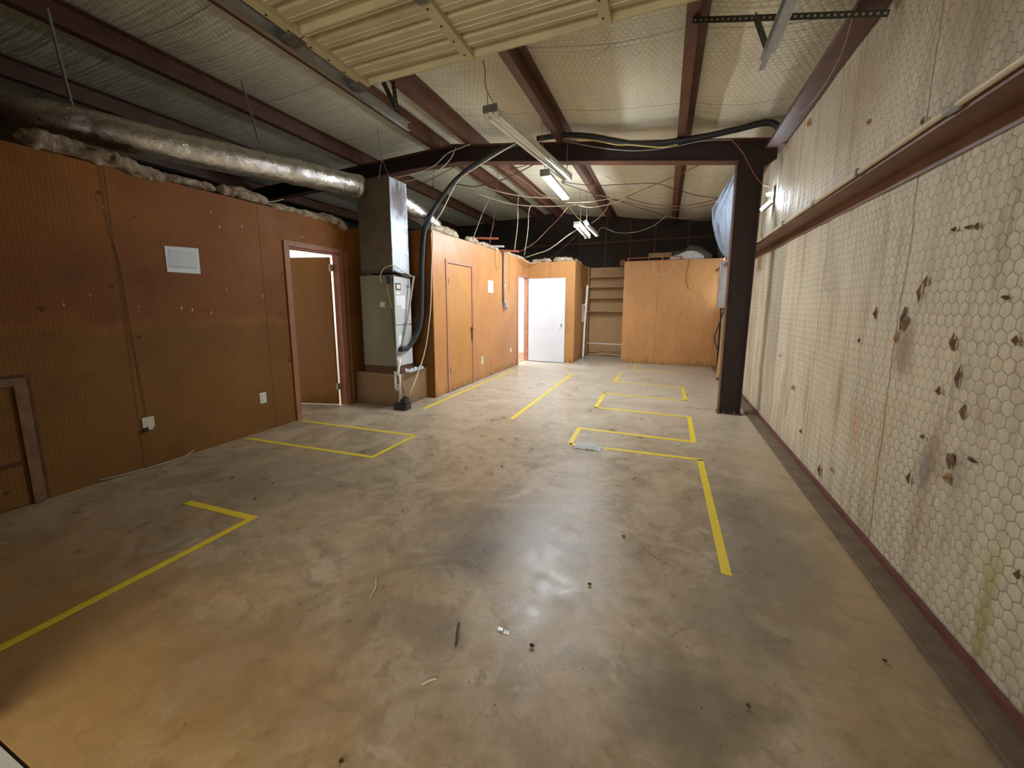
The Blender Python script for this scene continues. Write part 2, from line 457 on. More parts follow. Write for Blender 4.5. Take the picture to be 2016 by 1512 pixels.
M['daypane'] = mat_emit('daylit_pane', (0.92, 0.97, 1.0), 2.2)
M['fix'] = plain('fixture_enamel', (0.70, 0.70, 0.62), 0.3, 0, 0.05, 5)
M['tube'] = plain('unlit_glass_tube', (0.80, 0.80, 0.76), 0.15, 0, 0.02, 5)
M['tear'] = plain('torn_backing', (0.17, 0.10, 0.055), 0.8, 0, 0.5, 40)
M['tear_o'] = plain('exposed_yellow_fibre', (0.42, 0.22, 0.075), 0.85, 0, 0.35, 50)
M['pinkfl'] = plain('office_floor', (0.50, 0.27, 0.17), 0.5)
M['brass'] = plain('tarnished_brass', (0.42, 0.30, 0.17), 0.35, 0.8)
M['chrome'] = plain('satin_knob', (0.50, 0.46, 0.42), 0.3, 0.8)


# ------------------------------------------------------------------ mesh helpers
class MB:
    def __init__(s):
        s.bm = bmesh.new()

    def box(s, a, b, rot=None, piv=None):
        x0, y0, z0 = a
        x1, y1, z1 = b
        vs = [s.bm.verts.new(v) for v in ((x0, y0, z0), (x1, y0, z0), (x1, y1, z0), (x0, y1, z0), (x0, y0, z1), (x1, y0, z1), (x1, y1, z1), (x0, y1, z1))]
        for f in ((0, 3, 2, 1), (4, 5, 6, 7), (0, 1, 5, 4), (1, 2, 6, 5), (2, 3, 7, 6), (3, 0, 4, 7)):
            s.bm.faces.new([vs[i] for i in f])
        if rot is not None:
            bmesh.ops.rotate(s.bm, verts=vs, cent=piv or a, matrix=rot)
        return s

    def bar(s, a, b, w, h, up=(0, 0, 1)):
        """rectangular bar from point a to point b"""
        a, b = Vector(a), Vector(b)
        d = (b - a).normalized()
        u = Vector(up)
        sd = d.cross(u)
        if sd.length < 1e-4:
            sd = d.cross(Vector((1, 0, 0)))
        sd.normalize()
        u = sd.cross(d)
        q = []
        for p in (a, b):
            for i, j in ((-1, -1), (1, -1), (1, 1), (-1, 1)):
                q.append(s.bm.verts.new(p + sd * (i * w / 2) + u * (j * h / 2)))
        for f in ((3, 2, 1, 0), (4, 5, 6, 7), (0, 1, 5, 4), (1, 2, 6, 5), (2, 3, 7, 6), (3, 0, 4, 7)):
            s.bm.faces.new([q[i] for i in f])
        return s

    def tube(s, pts, r, seg=8, smooth=True, rf=None, sub=6, cap=True):
        pts = [Vector(p) for p in pts]
        if smooth and len(pts) > 2:
            P = [pts[0] * 2 - pts[1]] + pts + [pts[-1] * 2 - pts[-2]]
            out = []
            for i in range(1, len(P) - 2):
                for k in range(sub):
                    u = k / sub
                    a, b, c, d = P[i - 1], P[i], P[i + 1], P[i + 2]
                    out.append(0.5 * ((2 * b) + (c - a) * u + (2 * a - 5 * b + 4 * c - d) * u * u + (3 * b - a - 3 * c + d) * u ** 3))
            out.append(pts[-1])
            pts = out
        rings = []
        n = len(pts)
        pu = None
        for i, p in enumerate(pts):
            d = (pts[min(i + 1, n - 1)] - pts[max(i - 1, 0)]).normalized()
            if pu is None:
                pu = d.orthogonal().normalized()
            pu = (pu - d * pu.dot(d)).normalized()
            w = d.cross(pu)
            ring = []
            for k in range(seg):
                a = 2 * math.pi * k / seg
                rr = r if rf is None else rf(i / max(1, n - 1), a, p)
                ring.append(s.bm.verts.new(p + (pu * math.cos(a) + w * math.sin(a)) * rr))
            rings.append(ring)
        for i in range(n - 1):
            for k in range(seg):
                s.bm.faces.new((rings[i][k], rings[i][(k + 1) % seg], rings[i + 1][(k + 1) % seg], rings[i + 1][k]))
        if cap:
            s.bm.faces.new(rings[0][::-1])
            s.bm.faces.new(rings[-1])
        return s

    def cyl(s, a, b, r, seg=16):
        return s.tube([a, b], r, seg, False)

    def prism(s, prof, axis, a, b):
        """profile (list of 2D points) extruded along axis from a to b"""
        def mk(p, t):
            if axis == 0:
                return (t, p[0], p[1])
            if axis == 1:
                return (p[0], t, p[1])
            return (p[0], p[1], t)
        r0 = [s.bm.verts.new(mk(p, a)) for p in prof]
        r1 = [s.bm.verts.new(mk(p, b)) for p in prof]
        n = len(prof)
        s.bm.faces.new(r0)
        s.bm.faces.new(r1[::-1])
        for i in range(n):
            s.bm.faces.new((r0[i], r1[i], r1[(i + 1) % n], r0[(i + 1) % n]))
        return s

    def grid(s, fn, nu, nv):
        g = [[s.bm.verts.new(fn(i / nu, j / nv)) for j in range(nv + 1)] for i in range(nu + 1)]
        for i in range(nu):
            for j in range(nv):
                s.bm.faces.new((g[i][j], g[i + 1][j], g[i + 1][j + 1], g[i][j + 1]))
        return s

    def sphere(s, c, r, sc=(1, 1, 1), seg=12):
        q = bmesh.ops.create_uvsphere(s.bm, u_segments=seg, v_segments=seg // 2 + 2, radius=r)['verts']
        for v in q:
            v.co = Vector((v.co.x * sc[0], v.co.y * sc[1], v.co.z * sc[2])) + Vector(c)
        return s

    def build(s, name, mat, parent=None, smooth=False, origin=None, bevel=0.0, solid=0.0, kind=None):
        bm = s.bm
        bmesh.ops.recalc_face_normals(bm, faces=bm.faces)
        if parent is not None and origin is None:
            origin = parent.matrix_world.translation if parent.type != 'EMPTY' else parent.location
        if origin is None:
            xs = [v.co for v in bm.verts]
            lo = Vector([min(v[i] for v in xs) for i in range(3)])
            hi = Vector([max(v[i] for v in xs) for i in range(3)])
            origin = Vector(((lo.x + hi.x) / 2, (lo.y + hi.y) / 2, lo.z))
        origin = Vector(origin)
        gl = origin.copy()
        bmesh.ops.translate(bm, verts=bm.verts, vec=-gl)
        me = bpy.data.meshes.new(name)
        bm.to_mesh(me)
        bm.free()
        if smooth:
            for p in me.polygons:
                p.use_smooth = True
        me.materials.append(M[mat] if isinstance(mat, str) else mat)
        o = bpy.data.objects.new(name, me)
        COL.objects.link(o)
        if parent is not None:
            o.parent = parent
            o['_w'] = list(gl)
            pw = Vector(parent.get('_w', parent.location))
            o.location = gl - pw
        else:
            o.location = gl
            o['_w'] = list(gl)
        if bevel:
            b = o.modifiers.new('bevel', 'BEVEL')
            b.width = bevel
            b.segments = 2
            b.limit_method = 'ANGLE'
        if solid:
            b = o.modifiers.new('solid', 'SOLIDIFY')
            b.thickness = solid
        if kind:
            o['kind'] = kind
        return o


def part(mb, name, mat, parent, **kw):
    return mb.build(name, mat, parent, origin=parent['_w'], **kw)


def thing(name, label, cat, loc, group=None):
    o = bpy.data.objects.new(name, None)
    o.empty_display_size = 0.1
    COL.objects.link(o)
    o.location = loc
    o['_w'] = list(loc)
    return tag(o, label, cat, group)


def tag(o, label, cat, group=None):
    o['label'] = label
    o['category'] = cat
    if group:
        o['group'] = group
    return o


def struct(mb, name, mat, **kw):
    return mb.build(name, mat, kind='structure', **kw)


YF, YB = 0.35, 11.2                 # front wall, back wall
RX, RZ = -3.15, 3.83                # ridge


def purl_z(x):                       # underside of the purlins
    return RZ - 0.125 * (x - RX) if x > RX else RZ + 0.045 * (x - RX)


# ------------------------------------------------------------------ setting
struct(MB().box((XL - 4.2, 0.385, -0.2), (XR + 0.25, YB + 0.2, 0.0)), 'floor', 'floor')
struct(MB().box((-9, -5, -0.2), (6, 0.376, -0.004)), 'floor_outside', 'apron')


def roof_fn(x0, x1):
    xs = [-7.9, -6.3, -4.9, -3.45, -2.82, -1.41, 0.12, 1.1]

    def f(u, v):
        x = x0 + (x1 - x0) * u
        y = YF + (YB - YF) * v
        k = 0.0
        for a, b in zip(xs, xs[1:]):
            if a <= x <= b:
                k = math.sin(math.pi * (x - a) / (b - a)) * min(1.0, (b - a))
        z = purl_z(x) + 0.195 - 0.045 * k - 0.02 * k * noise.noise(Vector((x * 0.8, y * 2.2, 3.1)))
        return (x, y, z)
    return f


struct(MB().grid(roof_fn(-8.4, XR + 0.05), 96, 110), 'ceiling', 'roof_ins', smooth=True)
# outer roof sheet above the blanket keeps daylight out
struct(MB().prism([(-8.6, 3.88), (RX, 4.15), (XR + 0.3, 3.62), (XR + 0.3, 3.66), (RX, 4.19), (-8.6, 3.92)], 1, YF - 0.1, YB + 0.2), 'ceiling_sheet', 'steel')


def rw(u, v):
    y = YF + (YB - YF) * u
    z = 0.02 + 3.5 * v
    b = 0.012 * noise.noise(Vector((y * 1.5, z * 0.7, 0.3))) + 0.006 * noise.noise(Vector((y * 5, z * 2, 5)))
    return (XR + b, y, z)


wall_right = struct(MB().grid(rw, 160, 40), 'wall_right', 'wall_ins', smooth=True)
struct(MB().box((XR + 0.06, YF - 0.1, 0), (XR + 0.2, YB + 0.2, 3.62)), 'wall_right_outer', 'steel')
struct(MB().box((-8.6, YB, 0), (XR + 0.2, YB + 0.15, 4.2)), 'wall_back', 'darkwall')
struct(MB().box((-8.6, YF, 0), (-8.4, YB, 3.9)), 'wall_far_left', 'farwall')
fw = MB().box((-8.6, YF - 0.12, 0), (-2.03, YF, 4.2)).box((0.46, YF - 0.12, 0), (XR + 0.2, YF, 4.2)).box((-2.03, YF - 0.12, 2.55), (0.46, YF, 4.2))
struct(fw, 'wall_front', 'steel')

# left pegboard wall with its doorway (y 3.33 to 4.0)
D0, D1, DZ = 3.335, 4.10, 2.075
WT = 2.47
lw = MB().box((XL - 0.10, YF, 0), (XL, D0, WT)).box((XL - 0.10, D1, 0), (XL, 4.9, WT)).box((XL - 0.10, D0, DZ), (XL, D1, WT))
struct(lw, 'wall_left', 'peg')
# room behind it
rm = MB().box((-7.6, 2.2, 0), (-7.5, 5.2, 2.44)).box((-7.5, 5.0, 0), (XL - 0.1, 5.1, 2.44)).box((-7.5, 2.2, 0), (XL - 0.1, 2.3, 2.44))
rm.box((XL - 0.115, 2.3, 0), (XL - 0.1, D0, 2.44)).box((XL - 0.115, D1, 0), (XL - 0.1, 5.0, 2.44)).box((XL - 0.115, D0, DZ), (XL - 0.1, D1, 2.44))
struct(rm, 'wall_office', 'roomw')
struct(MB().box((-7.6, 2.2, 2.40), (XL - 0.1, 5.1, 2.46)), 'ceiling_office', 'roomw')
struct(MB().box((-8.4, YF, 2.40), (XL - 0.1, 2.2, 2.46)), 'ceiling_side_room', 'ply')
# partition block: near return wall and long wall with two doorways
PD0, PD1, PDZ = 5.31, 6.12, 2.045
WD0, WD1, WDZ = 8.43, 9.13, 2.05
struct(MB().box((XL - 0.1, 4.9, 0), (XP - 0.1, 5.0, WT)).box((XL - 0.1, 4.888, 0), (XP - 0.001, 4.9, WT)), 'wall_alcove', 'peg')
pw = MB().box((XP - 0.10, 4.9, 0), (XP, PD0, WT)).box((XP - 0.10, PD1, 0), (XP, WD0, WT)).box((XP - 0.1, WD1, 0), (XP, 9.25, WT))
pw.box((XP - 0.1, PD0, PDZ), (XP, PD1, WT)).box((XP - 0.1, WD0, WDZ), (XP, WD1, WT))
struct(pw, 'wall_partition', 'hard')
struct(MB().box((XP, 9.15, 0), (-2.0, 9.25, 2.42)).box((-2.1, 9.25, 0), (-2.0, 11.05, 2.42)), 'wall_bump_out', 'hard2')
rr = MB().box((-6.1, 7.2, 0), (-6.0, 10.6, 2.44)).box((-6.0, 10.5, 0), (-2.1, 10.6, 2.44)).box((-6.0, 7.2, 0), (XP - 0.1, 7.3, 2.44))
rr.box((XP - 0.115, 7.3, 0), (XP - 0.1, WD0, 2.44)).box((XP - 0.115, WD0, WDZ), (XP - 0.1, WD1, 2.44))
struct(rr, 'wall_rear_office', 'roomw')
struct(MB().box((-6.1, 7.2, 2.40), (XP - 0.1, 10.6, 2.42)).box((XP - 0.1, 9.25, 2.40), (-2.1, 10.6, 2.42)).box((-6.1, 5.0, 2.38), (XP - 0.1, 7.2, 2.42)), 'ceiling_rear_office', 'roomw')
struct(MB().box((-6.0, 7.3, 0.0), (XP - 0.1, 10.5, 0.012)), 'floor_rear_office', 'pinkfl')
struct(MB().box((-6.0, 5.1, 0), (-5.95, 7.2, 2.38)), 'wall_store_room', 'darkwall')
# rear closet
struct(MB().box((-0.94, 9.68, 0), (1.15, 9.78, 2.41)).box((-0.94, 9.78, 0), (-0.84, 11.15, 2.41)), 'wall_rear_closet', 'hard2')
# studs on the dark back wall
for i, x in enumerate((-2.35, -1.62, -0.98, -0.35, 0.45)):
    struct(MB().box((x, YB - 0.05, 2.42), (x + 0.045, YB, 3.95)), 'trim_stud', 'wood_dk')
struct(MB().box((-4.0, YB - 0.065, 3.08), (XR, YB - 0.05, 3.13)), 'trim_rail', 'wood_dk')

# base of the right wall
struct(MB().box((1.04, YF, 0), (1.155, YB, 0.022)), 'trim_curb', 'curb', bevel=0.006)
struct(MB().box((1.150, YF, 0), (1.172, YB, 0.05)), 'baseboard_right', 'redangle')

# door trim
tm = MB().box((XL, D0 - 0.065, 0), (XL + 0.018, D0, DZ + 0.065)).box((XL, D1, 0), (XL + 0.018, D1 + 0.045, DZ + 0.065)).box((XL, D0, DZ), (XL + 0.018, D1, DZ + 0.065))
tm.box((XL - 0.115, D0, 0), (XL, D0 + 0.018, DZ)).box((XL - 0.115, D1 - 0.018, 0), (XL, D1, DZ)).box((XL - 0.115, D0, DZ - 0.018), (XL, D1, DZ))
struct(tm, 'trim_1', 'trim_rb', bevel=0.003)
tm = MB().box((XP, PD0 - 0.055, 0), (XP + 0.015, PD0, PDZ + 0.055)).box((XP, PD1, 0), (XP + 0.015, PD1 + 0.055, PDZ + 0.055)).box((XP, PD0, PDZ), (XP + 0.015, PD1, PDZ + 0.055))
tm.box((XP - 0.1, PD0, 0), (XP, PD0 + 0.012, PDZ)).box((XP - 0.1, PD1 - 0.012, 0), (XP, PD1, PDZ))
struct(tm, 'trim_2', 'trim_pk', bevel=0.003)
tm = MB().box((XP, WD0 - 0.05, 0), (XP + 0.015, WD0, WDZ + 0.05)).box((XP, WD0, WDZ), (XP + 0.015, WD1, WDZ + 0.05))
tm.box((XP - 0.1, WD0, 0), (XP, WD0 + 0.012, WDZ)).box((XP - 0.1, WD1 - 0.012, 0), (XP + 0.004, WD1, WDZ))
struct(tm, 'trim_3', 'trim_pk', bevel=0.003)

# ------------------------------------------------------------------ doors
def leaf(name, a, b, z0, z1, th, mat):
    """upright slab between plan points a (hinge) and b"""
    a, b = Vector((*a, 0)), Vector((*b, 0))
    m = MB().bar((a.x, a.y, (z0 + z1) / 2), (b.x, b.y, (z0 + z1) / 2), th, z1 - z0)
    return m.build(name, mat, kind='structure', bevel=0.003)


d1 = leaf('door_1', (-4.222, 4.040), (-4.94, 3.86), 0.012, 2.035, 0.035, 'door_brown')
for z in (0.22, 1.85):
    part(MB().box((-4.235, 4.02, z), (-4.20, 4.085, z + 0.09)).cyl((-4.205, 4.05, z), (-4.205, 4.05, z + 0.09), 0.009, 8), 'hinge', 'wire_s', d1)
# tan slab door closed in the long partition
d2 = struct(MB().box((XP - 0.035, PD0 + 0.012, 0.012), (XP - 0.004, PD1 - 0.012, PDZ - 0.006)), 'door_2', 'door_tan', bevel=0.002)
part(MB().cyl((XP, PD1 - 0.05, 1.0), (XP + 0.05, PD1 - 0.05, 1.0), 0.012).sphere((XP + 0.055, PD1 - 0.05, 1.0), 0.026), 'door_knob', 'brass', d2, smooth=True)
part(MB().box((XP - 0.002, PD1 - 0.03, 0.76), (XP + 0.004, PD1 + 0.02, 0.98)), 'strike_plate', 'steel_dk', d2)
for z in (0.3, 1.72):
    part(MB().box((XP - 0.003, PD0 + 0.004, z), (XP + 0.006, PD0 + 0.03, z + 0.09)), 'hinge', 'steel_dk', d2)
# white slab door standing open against the bump-out
d3 = leaf('door_3', (XP + 0.03, 9.105), (-2.215, 9.085), 0.012, 2.035, 0.036, 'white')
part(MB().cyl((-2.28, 9.075, 0.93), (-2.28, 9.02, 0.93), 0.011).sphere((-2.28, 9.012, 0.93), 0.028), 'door_knob', 'chrome', d3, smooth=True)
for z in (0.25, 1.02, 1.78):
    part(MB().cyl((XP + 0.02, 9.075, z), (XP + 0.02, 9.075, z + 0.09), 0.007, 8), 'hinge', 'wire_s', d3)

# daylit window in the right wall beyond the column
wn = struct(MB().box((XR - 0.022, 8.25, 1.35), (XR - 0.016, 9.9, 2.42)), 'window_1', 'daypane')
part(MB().box((XR - 0.04, 8.2, 1.30), (XR - 0.01, 9.95, 1.35)).box((XR - 0.04, 8.2, 2.42), (XR - 0.01, 9.95, 2.47)).box((XR - 0.04, 8.2, 1.35), (XR - 0.01, 8.25, 2.42)).box((XR - 0.04, 9.9, 1.35), (XR - 0.01, 9.95, 2.42)), 'window_frame', 'wood_dk', wn)

# ------------------------------------------------------------------ steel frame
purl = [
    (0.12, 'brown steel purlin right of the hanging strip lights, nearest the right wall'),
    (-1.41, 'brown steel purlin running along directly above the strip lights'),
    (-2.82, 'brown steel purlin just right of the ridge, meeting the cross rafter near its bend'),
    (-3.45, 'brown steel purlin just left of the ridge, passing over the left door track'),
    (-4.90, 'brown steel purlin above the foil duct, its hanger wires fixed to it'),
    (-6.30, 'brown steel purlin far left over the dark side bay'),
    (-7.70, 'brown steel purlin leftmost, in the darkest corner of the roof'),
]


def zsec(x, z, h=0.195, w=0.085, t=0.006):
    """closed outline of a Z section, bottom flange toward -x"""
    return [(x - w, z), (x + t, z), (x + t, z + h - t), (x + w, z + h - t), (x + w, z + h), (x, z + h), (x, z + t), (x - w, z + t)]


for x, lab in purl:
    z = purl_z(x)
    o = MB().prism(zsec(x, z, 0.17), 1, YF + 0.01, YB - 0.01).build('roof_purlin', 'steel')
    tag(o, lab, 'purlin', 'steel purlins under the roof')
o = MB().prism([(1.0, 3.20), (1.165, 3.20), (1.165, 3.45), (1.155, 3.45), (1.155, 3.212), (1.012, 3.212), (1.012, 3.24), (1.0, 3.24)], 1, YF + 0.01, YB - 0.01).build('eave_strut', 'steel')
tag(o, 'reddish brown eave beam along the top of the right wall', 'beam')

FY = 5.58
ft = [(1.13, 3.295), (RX, 3.825), (-8.35, 3.60)]
fb = [(-8.35, 3.36), (-3.95, 3.56), (-3.0, 3.565), (0.735, 3.095)]
rf = thing('cross_rafter', 'dark brown steel rafter crossing the roof and bending down at the ridge', 'beam', (-2, FY, 3.1))
part(MB().prism([(1.13, 3.095), (1.13, 3.295)] + ft[1:] + fb, 1, FY - 0.004, FY + 0.004), 'web', 'steel_dk', rf)
m = MB()
for a, b in zip(ft, ft[1:]):
    m.bar((a[0], FY, a[1]), (b[0], FY, b[1]), 0.15, 0.01)
part(m, 'top_flange', 'steel', rf)
m = MB()
for a, b in zip(fb, fb[1:]):
    m.bar((a[0], FY, a[1]), (b[0], FY, b[1]), 0.15, 0.01)
part(m, 'bottom_flange', 'steel', rf)
part(MB().box((0.73, FY - 0.07, 3.10), (0.742, FY + 0.07, 3.33)), 'stiffener', 'steel_dk', rf)
cl = thing('frame_column', 'dark brown steel column standing free of the right wall', 'column', (0.84, FY, 0))
part(MB().prism([(0.725, 0.012), (0.955, 0.012), (0.985, 3.09), (0.725, 3.09)], 1, FY - 0.004, FY + 0.004), 'web', 'steel_dk', cl)
part(MB().bar((0.72, FY, 0.012), (0.72, FY, 3.09), 0.012, 0.15, up=(0, 1, 0)), 'inner_flange', 'steel', cl)
part(MB().bar((0.958, FY, 0.012), (0.99, FY, 3.09), 0.012, 0.15, up=(0, 1, 0)), 'outer_flange', 'steel_dk', cl)
part(MB().box((0.70, FY - 0.09, 0), (0.985, FY + 0.09, 0.012)), 'base_plate', 'steel', cl)
for x in (0.78, 0.90):
    for y in (-0.055, 0.055):
        part(MB().cyl((x, FY + y, 0.012), (x, FY + y, 0.04), 0.01, 6), 'anchor_bolt', 'galv_dk', cl)
# knee web filling between column top and rafter end
part(MB().prism([(0.735, 3.0), (0.985, 3.0), (1.13, 3.09), (1.13, 3.2), (0.735, 3.2)], 1, FY - 0.006, FY - 0.004), 'knee_plate', 'steel_dk', cl)

g = MB().prism([(1.168, 2.055), (1.174, 2.055), (1.174, 2.131), (1.016, 2.131), (1.016, 2.175), (1.010, 2.175), (1.010, 2.125), (1.168, 2.125)], 1, YF + 0.02, YB - 0.05)
girt = g.build('wall_girt', 'steel')
girt.data.materials[0] = plain('brown_girt_steel', (0.17, 0.075, 0.036), 0.5, 0, 0.25, 5, 0.002)
tag(girt, 'brown steel girt running along the right wall at door-top height', 'beam')
cd = thing('conduit_pipe', 'cream painted conduit strapped along the edge of the right wall girt', 'pipe', (1.0, 3.5, 2.15))
part(MB().tube([(0.996, 0.6, 2.152), (0.996, 2.2, 2.155), (0.996, 3.8, 2.150), (0.996, 5.4, 2.15), (0.996, 6.8, 2.148)], 0.014, 10), 'pipe', 'conduit', cd, smooth=True)
for y in (2.12, 3.62, 5.2):
    part(MB().cyl((0.996, y - 0.03, 2.152), (0.996, y + 0.03, 2.152), 0.018, 10), 'coupling', 'wire_g', cd, smooth=True)
for y in (2.9, 4.4, 6.0):
    part(MB().box((0.978, y - 0.01, 2.135), (1.012, y + 0.01, 2.172)), 'strap', 'galv_dk', cd)

# ------------------------------------------------------------------ raised overhead door and its tracks
DZ0 = 2.90
od = thing('overhead_door', 'raised ivory sectional garage door lying flat under the roof', 'garage door', (-0.8, 1.3, DZ0))
XA, XB = -2.02, 0.43
for k in range(4):
    y1 = 2.335 - k * 0.535
    y0 = max(y1 - 0.528, YF + 0.03)
    # ribbed pan profile in (y, z), inside face downward
    prof = []
    L = y1 - y0
    for f, dz in ((0, 0.0), (0.02, 0.0), (0.03, 0.035), (0.10, 0.035), (0.16, 0.018), (0.22, 0.018), (0.225, 0.014), (0.235, 0.018), (0.30, 0.018),
                  (0.32, 0.036), (0.375, 0.036), (0.385, 0.018), (0.48, 0.018), (0.485, 0.013), (0.495, 0.018), (0.55, 0.018), (0.555, 0.013), (0.565, 0.018), (0.62, 0.018),
                  (0.64, 0.036), (0.70, 0.036), (0.71, 0.018), (0.80, 0.018), (0.805, 0.013), (0.815, 0.018), (0.86, 0.018), (0.88, 0.036), (0.965, 0.036), (0.975, 0.0), (1.0, 0.0)):
        prof.append((y0 + f * L, DZ0 + dz))
    prof += [(y1, DZ0 + 0.045), (y0, DZ0 + 0.045)]
    sc = part(MB().prism(prof, 0, XA + 0.05, XB - 0.05), 'door_section', 'ohd', od)
    for x, w in ((XA, 0.055), (XA + 0.80, 0.06), (XA + 1.62, 0.06), (XB - 0.055, 0.055)):
        st = part(MB().box((x, y0 + 0.004, DZ0 - 0.012), (x + w, y1 - 0.004, DZ0 + 0.03)), 'stile', 'ohd', od, bevel=0.002)
        if k < 2 and x < 0.2:
            for j in range(4):
                hh = MB().cyl((x + w * 0.35, y0 + 0.07 + j * 0.13, DZ0 - 0.0135), (x + w * 0.35, y0 + 0.07 + j * 0.13, DZ0 - 0.011), 0.008, 8).build('bolt_hole', 'black', st, origin=od['_w'])
                hh.location = (0, 0, 0)
for k in range(4):
    y = 2.325 - k * 0.535 - (0.03 if k == 0 else 0)
    for x, sg in ((XA, -1), (XB, 1)):
        part(MB().box((x - 0.055 if sg < 0 else x - 0.03, y - 0.045, DZ0 - 0.03), (x + 0.03 if sg < 0 else x + 0.055, y + 0.045, DZ0 - 0.008)).cyl((x, y, DZ0 - 0.015), (x + sg * 0.09, y, DZ0 - 0.015), 0.008, 8).cyl((x + sg * 0.06, y, DZ0 - 0.015), (x + sg * 0.09, y, DZ0 - 0.015), 0.024, 12), 'roller_bracket', 'galv_dk', od)
    if 0 < k:
        for x in (XA + 0.83, XA + 1.65):
            part(MB().box((x - 0.028, y - 0.04, DZ0 - 0.022), (x + 0.028, y + 0.04, DZ0 - 0.010)).cyl((x - 0.03, y, DZ0 - 0.022), (x + 0.03, y, DZ0 - 0.022), 0.008, 8), 'hinge', 'galv_dk', od)


def track(x, sg, y1, lab, hang):
    tr = thing('door_track', lab, 'door track', (x, 1.5, DZ0), 'overhead door tracks')
    t = 0.003
    m = MB()
    z0, z1 = DZ0 - 0.045, DZ0 + 0.018
    pts = []
    # curved corner then straight run
    m.box((x, 0.75, z0), (x + t * sg, y1, z1)) if sg > 0 else m.box((x - t, 0.75, z0), (x, y1, z1))
    a = (x - 0.03 * sg, x)
    m.box((min(a), 0.75, z0), (max(a), y1, z0 + t)).box((min(a), 0.75, z1 - t), (max(a), y1, z1))
    for k in range(8):
        a0, a1 = math.pi / 2 * k / 8, math.pi / 2 * (k + 1) / 8
        cz = DZ0 - 0.35
        r = 0.35
        p0 = (x, 0.75 - r * math.sin(a0), cz + r * math.cos(a0) - 0.013)
        p1 = (x, 0.75 - r * math.sin(a1), cz + r * math.cos(a1) - 0.013)
        m.bar(p0, p1, 0.03, 0.06, up=(1, 0, 0))
    m.box((x - 0.015, 0.385, 0.6), (x + 0.015, 0.43, DZ0 - 0.36))
    part(m, 'channel', 'galv', tr)
    part(MB().box((x + 0.004 * sg, 1.0, z1), (x + 0.045 * sg, y1 - 0.04, z1 + 0.004)) if sg > 0 else MB().box((x - 0.045, 1.0, z1), (x - 0.004, y1 - 0.04, z1 + 0.004)), 'stiffening_angle', 'galv', tr)
    for p in hang:
        h = MB().bar(p[0], p[1], 0.036, 0.004, up=p[2])
        h.bar(p[0], p[1], 0.004, 0.036, up=p[2])
        part(h, 'hanger_angle', mat_perf(p[0], p[1]), tr)
    return tr


track(-2.10, -1, 2.93, 'galvanised track at the left side of the raised garage door', [((-2.10, 2.80, 2.92), (-2.22, 2.80, 3.86), (0, 1, 0)), ((-2.10, 2.84, 2.92), (-2.60, 2.84, 3.86), (0, 1, 0))])
tr = track(0.50, 1, 3.03, 'galvanised track at the right, ending free below a perforated cross angle', [((0.50, 2.95, 2.92), (0.46, 3.25, 3.31), (1, 0, 0)), ((0.50, 2.80, 2.92), (0.64, 3.25, 3.27), (1, 0, 0))])
ca = thing('cross_angle', 'perforated steel angle from a purlin to the right wall eave beam', 'bracket', (0.6, 3.3, 3.2))
part(MB().bar((0.08, 3.30, 3.40), (1.16, 3.22, 3.13), 0.004, 0.04).bar((0.08, 3.32, 3.42), (1.16, 3.24, 3.15), 0.04, 0.004), 'angle', mat_perf((0.08, 3.30, 3.40), (1.16, 3.22, 3.13)), ca)

# ------------------------------------------------------------------ light fixtures
def strip(name, label, a, b, lit, w=0.12, tubes=2, group=None, roll=0.0):
    a, b = Vector(a), Vector(b)
    t = thing(name, label, 'ceiling light', tuple((a + b) / 2), group)
    d = (b - a).normalized()
    sd = d.cross(Vector((0, 0, 1))).normalized()
    up = sd.cross(d)
    R = Matrix.Rotation(math.radians(roll), 3, d)
    sd, up = R @ sd, R @ up
    part(MB().bar(a, b, w, 0.035, up), 'housing', 'fix', t, bevel=0.003)
    if lit:
        part(MB().bar(a + d * 0.03 - up * 0.027, b - d * 0.03 - up * 0.027, w * 0.82, 0.02, up), 'diffuser', 'led', t, bevel=0.004)
        part(MB().bar(a - d * 0.004, a + d * 0.03 - up * 0.0, w + 0.01, 0.075, up), 'end_cap', 'galv', t)
    else:
        part(MB().bar(a - up * 0.03, b - up * 0.03, 0.035, 0.03), 'ballast_cover', 'fix', t)
        for s_ in (-1, 1)[:tubes]:
            part(MB().cyl(a + d * 0.04 + sd * s_ * w * 0.34 - up * 0.045, b - d * 0.04 + sd * s_ * w * 0.34 - up * 0.045, 0.016, 12), 'tube', 'tube', t, smooth=True)
            for e, q in ((a, 1), (b, -1)):
                part(MB().bar(e + d * q * 0.02 + sd * s_ * w * 0.34 - up * 0.045, e + d * q * 0.04 + sd * s_ * w * 0.34 - up * 0.045, 0.04, 0.045), 'lamp_holder', 'cream', t)
        part(MB().bar(a - d * 0.005, a + d * 0.002, w, 0.055), 'end_plate', 'galv_dk', t)
    return t


strip('strip_light', 'long unlit twin-tube strip light hung by a chain near the garage door', (-1.395, 3.06, 2.97), (-1.31, 5.38, 3.12), False, 0.13)
strip('strip_light', 'lit white strip light beneath the cross rafter, the brightest one', (-1.42, 4.68, 2.97), (-1.44, 5.84, 2.97), True, 0.11)
strip('strip_light', 'lit strip light farther back, beside a dead fixture', (-1.37, 7.05, 2.83), (-1.36, 8.2, 2.83), True, 0.10, roll=60)
strip('strip_light', 'unlit white fixture hanging tilted just left of the lit rear light', (-1.615, 7.42, 2.92), (-1.60, 8.45, 2.86), False, 0.12)
lp = thing('work_lamp', 'small glaring twin-tube lamp hung beside the steel column', 'lamp', (1.1, 5.8, 2.65))
part(MB().bar((1.05, 5.80, 2.57), (1.145, 5.78, 2.665), 0.03, 0.03), 'lamp_tube', 'led2', lp)
part(MB().bar((1.10, 5.80, 2.745), (1.14, 5.78, 2.755), 0.03, 0.03), 'lamp_tube', 'led2', lp)
